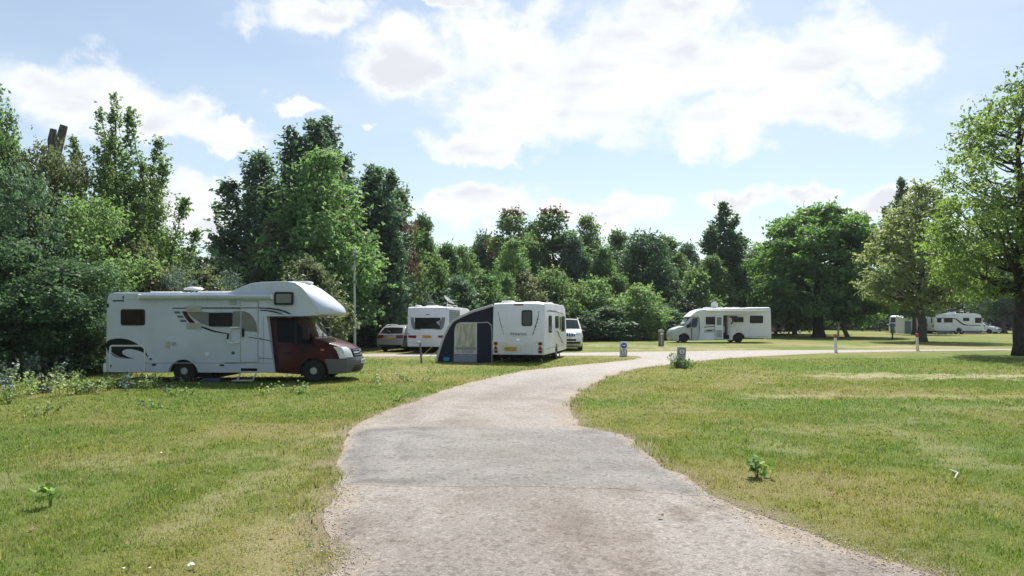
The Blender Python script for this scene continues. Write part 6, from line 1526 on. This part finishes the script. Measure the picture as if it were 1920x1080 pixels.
def small_posts():
    Y = GY(637); s = F / Y
    root = empty('hookup_post', (X(1673.5, Y), Y, 0), 0, 'dark electric hook-up post left of the pale tree trunk', 'post')
    MB().box((-.05, -.05, -.05), (.05, .05, .62), .01).build('post', TRIM, root)
    MB().box((-.16, -.13, .58), (.13, .10, 1.55), .03, 2).build('socket_box', INK_B, root)
    root = empty('lamp_post', (X(1469.5, 100), 100, 0), 0, 'thin white lamp post right of the low-profile motorhome rear', 'lamp post')
    MB().tube([(0, 0, -.05), (0, 0, 2.6)], .07, 8).build('pole', PAINTW, root)
    MB().box((-.12, -.12, 1.55), (.24, .12, 2.0), .04, 2).build('lamp_box', SIGNW, root)
    for px, lab in ((1464, 'small white bollard just right of the low-profile motorhome'), (1499.5, 'small white bollard right of the slim tree trunk')):
        root = empty('white_bollard', (X(px, 98), 98, 0), 0, lab, 'bollard', 'small white bollards on the far lawn')
        MB().lathe([(.17, -.05), (.15, .5), (.13, .72)], 12, 'z').build('stem', PAINTW, root); MB().lathe([(.13, .72), (.15, .80), (.13, .92), (.06, .98), (.001, .99)], 12, 'z').build('head', PAINTW, root)
    Yp = 73
    root = empty('wooden_stake', (X(1572, Yp), Yp, 0), 0, 'pale upright stake with small box right of the chestnut trunk', 'stake')
    MB().tube([(0, 0, -.05), (-.05, 0, 2.2)], .10, 7).build('stake', PAINTC, root); MB().box((.04, -.1, 1.45), (.24, .1, 1.75), .03).build('box', SIGNW, root)
    root = empty('leaning_log', (X(1590, Yp), Yp + .3, 0), 0, 'dark log leaning against the big chestnut trunk from the right', 'log')
    MB().tube([(.15, 0, -.05), (-.35, .2, 1.2), (-.75, .5, 2.6)], [.26, .2, .14], 9).build('log', BARK_G, root)
small_posts()
def dead_trunk():
    Y = 27.6
    root = empty('dead_trunk', (X(98, Y), Y, 0), 0, 'sawn-off dead trunk with two stubs poking above the left hedge', 'dead tree')
    a = X(116, Y) - X(98, Y)
    MB().tube([(0, 0, -.1), (-.05, 0, 3), (.05, .1, Z(330, Y)), (.12, .1, Z(285, Y)), (a + .02, .1, Z(234, Y))], [.33, .30, .22, .18, .14], 12).build('trunk', BARK_G, root)
    MB().tube([(.0, .1, Z(300, Y)), (-.08, .1, Z(262, Y)), (-.02, .1, Z(241, Y))], [.2, .16, .12], 10).build('stub', BARK_G, root)
dead_trunk()

# ---- weeds along the left hedge
def weed_mesh(seed, n_st, h, k, size):
    g = np.random.default_rng(seed); lv = Leaves(seed); mb = MB()
    for i in range(n_st):
        a = g.uniform(0, 2 * PI); r = g.uniform(0, .28); hh = h * g.uniform(.55, 1.1)
        p0 = np.array((math.cos(a) * r, math.sin(a) * r, 0)); p1 = p0 + np.array((g.normal(0, .12), g.normal(0, .12), hh))
        mb.tube([p0 - np.array((0, 0, .03)), (p0 + p1) / 2 + g.normal(0, .02, 3), p1], [.006, .005, .003], 4)
        lv.twigs(p0[None], p1[None], k, size, .05, 0, .5 + g.normal(0, .22), .7)
    return mb_mesh(mb, 'weed_stems', BARK), lv.mesh('weed_leaves', .7)
WEED = [weed_mesh(101, 9, .55, 16, .085), weed_mesh(103, 12, .42, 14, .08), weed_mesh(105, 6, .75, 20, .08), weed_mesh(107, 5, .22, 9, .07)]
g = np.random.default_rng(55)
ORD = 'first second third fourth fifth sixth seventh eighth ninth tenth eleventh twelfth thirteenth fourteenth fifteenth sixteenth seventeenth eighteenth nineteenth twentieth'.split()
ORD += ['twenty-' + w for w in ORD[:9]]
def ordn(i): return ORD[i]
def rank(lst, i): return sorted(range(len(lst)), key=lambda k: lst[k]).index(i)
wp = [(-20, 752), (15, 757), (35, 745), (62, 740), (85, 738), (120, 742), (128, 730), (148, 740), (170, 736), (185, 738), (205, 731), (222, 728), (238, 732), (252, 727), (275, 731), (290, 727), (310, 732), (330, 738), (150, 722), (60, 728), (100, 722), (200, 722), (235, 720), (265, 721)]
for i, (px, py) in enumerate(wp):
    x, y = G(px, py); k = i % 3 if px < 300 else 3
    plant('weed', WEED[min(k, 1) if k < 3 and px > 120 else k], (x, y), ['weed' if i % 4 else 'silver'], 'pale leafy weed, %s from the left in the row along the hedge foot' % ordn(rank(wp, i)), 'weed', 'pale weeds along the left hedge', g.uniform(0, 6), g.uniform(.75, 1.15) * (.82 if px < 150 else .66), ('stem', 'leaves'))
tw = [(20, 722), (45, 716), (75, 712), (88, 705), (110, 710), (5, 735)]
for i, (px, py) in enumerate(tw):
    x, y = G(px, py); plant('tall_weed', WEED[2], (x, y), ['silver'], 'tall shaded greyish weed, %s from the left before the dark bush' % ordn(rank(tw, i)), 'weed', 'tall weeds in the hedge shade', g.uniform(0, 6), g.uniform(.95, 1.4), ('stem', 'leaves'))
lw = [(325, 742), (347, 742), (497, 738), (525, 733), (560, 738), (552, 736), (575, 735), (700, 716), (680, 700), (795, 716), (765, 716), (712, 725), (340, 720), (740, 752), (285, 765), (90, 775), (75, 780)]
for i, (px, py) in enumerate(lw):
    x, y = G(px, py); plant('lawn_weed', WEED[3], (x, y), ['weed'], 'small pale weed in the open left lawn, %s from the left' % ordn(rank(lw, i)), 'weed', 'small weeds on the left lawn', g.uniform(0, 6), g.uniform(.7, 1.2), ('stem', 'leaves'))
pw = [(1262, 690), (1270, 691), (1290, 690), (1284, 692)]
for i, (px, py) in enumerate(pw):
    x, y = G(px, py); plant('post_weed', WEED[0 if i in (0,) else 1], (x, y), ['green' if i % 2 else 'weed'], 'weed at the foot of the single 5 sign post, %s from the left' % ordn(rank(pw, i)), 'weed', 'weeds round the single 5 sign post', g.uniform(0, 6), .8 if i else 1.0, ('stem', 'leaves'))
# bark-red twig on the sign post is a dry bramble stem
m = MB(); m.tube([(0, -.05, 0), (-.03, -.04, .18), (-.10, -.035, .34), (-.16, -.05, .36)], .012, 5); br = m.build('bramble_stem', LM['russet']); br.location = sp_loc + Vector((.10, 0, 0)); tag(br, 'dry red bramble stem against the single 5 sign post', 'twig')

# ---- maple saplings in the lawn: each leaf a lobed blade
def lobed_leaf(tint):
    o = []
    for a, r in ((-90, .12), (-50, .42), (-35, .30), (-8, .80), (8, .55), (22, .62), (40, .48), (62, .80), (90, 1.0), (118, .80), (140, .48), (158, .62), (172, .55), (188, .80), (215, .30), (230, .42)):
        o.append((r * math.cos(R(a)) * .5, r * math.sin(R(a)) * .5, .06 * r * r))
    me = bpy.data.meshes.new('maple_leaf'); bm = bmesh.new(); c = bm.verts.new((0, 0, 0)); vs = [bm.verts.new(p) for p in o]
    for i in range(len(vs)): bm.faces.new((c, vs[i], vs[(i + 1) % len(vs)]))
    bm.to_mesh(me); bm.free(); fattr(me, 'tint', np.full(len(me.polygons), tint)); return me
LEAFM = [lobed_leaf(v) for v in (.15, .5, .95)]
for me in LEAFM: me.materials.append(LM['sapling'])
def sapling(px, py, h, n, spread, label, seed, size):
    x, y = G(px, py); gg = np.random.default_rng(seed)
    root = empty('maple_sapling', (x, y, 0), 0, label, 'sapling')
    m = MB()
    tips = []
    for k in range(max(2, n // 5)):
        b = Vector((gg.normal(0, spread * .5), gg.normal(0, spread * .4), h * gg.uniform(.5, 1.0))); m.tube([(0, 0, -.03), b * .5 + Vector((0, 0, .03)), b], [.0035, .003, .002], 5); tips.append(b)
    m.build('stem', pbr('sapling_stem', (.12, .15, .05), .7), root)
    for k in range(n):
        t = tips[k % len(tips)]; p = t * gg.uniform(.45, 1.0) + Vector((gg.normal(0, spread * .35), gg.normal(0, spread * .35), gg.normal(0, .02)))
        p.z = max(p.z, .05)
        o = bpy.data.objects.new('leaf', LEAFM[k % 3]); COL.objects.link(o); o.parent = root; o.location = p
        o.rotation_euler = (gg.normal(.45, .45), gg.normal(0, .4), gg.uniform(-1.6, 1.6)); s_ = size * gg.uniform(.7, 1.2); o.scale = (s_, s_, s_)
sapling(1420, 896, .27, 46, .13, 'bright green maple sapling in the right lawn near the road', 5, .135)
sapling(95, 950, .24, 32, .13, 'maple sapling in the near left lawn', 7, .115)
# ---- small litter on the lawns
LEAF_B = pbr('dead_leaf_brown', (0.17, 0.095, 0.05), 0.8); PAPER = pbr('white_litter', (0.74, 0.73, 0.72), 0.7)
def crumple(name, px, py, s, mat, label, cat, group=None, seed=1):
    gg = np.random.default_rng(seed); x, y = G(px, py); bm = bmesh.new(); n = 7
    c = bm.verts.new((0, 0, .25)); vs = [bm.verts.new((math.cos(2 * PI * k / n) * gg.uniform(.5, 1), math.sin(2 * PI * k / n) * gg.uniform(.4, .8), gg.uniform(0, .6))) for k in range(n)]
    for k in range(n): bm.faces.new((c, vs[k], vs[(k + 1) % n]))
    me = bpy.data.meshes.new(name); bm.to_mesh(me); bm.free()
    o = link(name, me, mat); o.location = (x, y, .03); o.scale = (s, s, s); o.rotation_euler = (0, 0, seed); tag(o, label, cat, group)
fl = [(240, 1027), (431, 912), (512, 1010), (330, 925), (60, 1000), (1610, 815), (1840, 870), (1560, 930), (1240, 973), (1590, 790)]
for i, (px, py) in enumerate(fl): crumple('fallen_leaf', px, py, .035, LEAF_B, 'curled brown fallen leaf on the lawn, %s from the left' % ordn(rank(fl, i)), 'leaf', 'brown fallen leaves on the lawns', i + 1)
crumple('paper_scrap', 359, 1070, .04, PAPER, 'crumpled white paper scrap in the near left lawn', 'litter', None, 31)
sc_ = [(98, 774), (157, 820), (302, 853), (232, 1074), (280, 1074), (347, 770)]
for i, (px, py) in enumerate(sc_): crumple('pale_scrap', px, py, .017, PAPER, 'small pale scrap on the left lawn, %s from the left' % ordn(rank(sc_, i)), 'litter', 'pale scraps on the left lawn', 41 + i)
a = G(1782, 886); b = G(1796, 893); c = G(1790, 902)
m = MB(); m.tube([(a[0], a[1], .035), (b[0], b[1], .04), (c[0], c[1], .03)], [.006, .009, .006], 6); o = m.build('bent_stick', pbr('bleached_wood', (.46, .42, .38), .8)); tag(o, 'bleached bent stick lying in the right lawn', 'stick')

# ================================================================== thin summer haze
hz = MB().box((-1000, -140, -1.0), (1000, 1750, 19.0)).build('haze')
hm = bpy.data.materials.new('haze'); hm.use_nodes = True; t = hm.node_tree; t.nodes.clear()
pv = nn(t, 'ShaderNodeVolumePrincipled'); pv.inputs['Color'].default_value = (0.86, 0.93, 1.0, 1); pv.inputs['Density'].default_value = 0.00022
lk(t, pv.outputs[0], nn(t, 'ShaderNodeOutputMaterial').inputs['Volume'])
hz.data.materials.append(hm); tag(hz, 'thin summer haze in the air over the site', 'haze', kind='stuff')
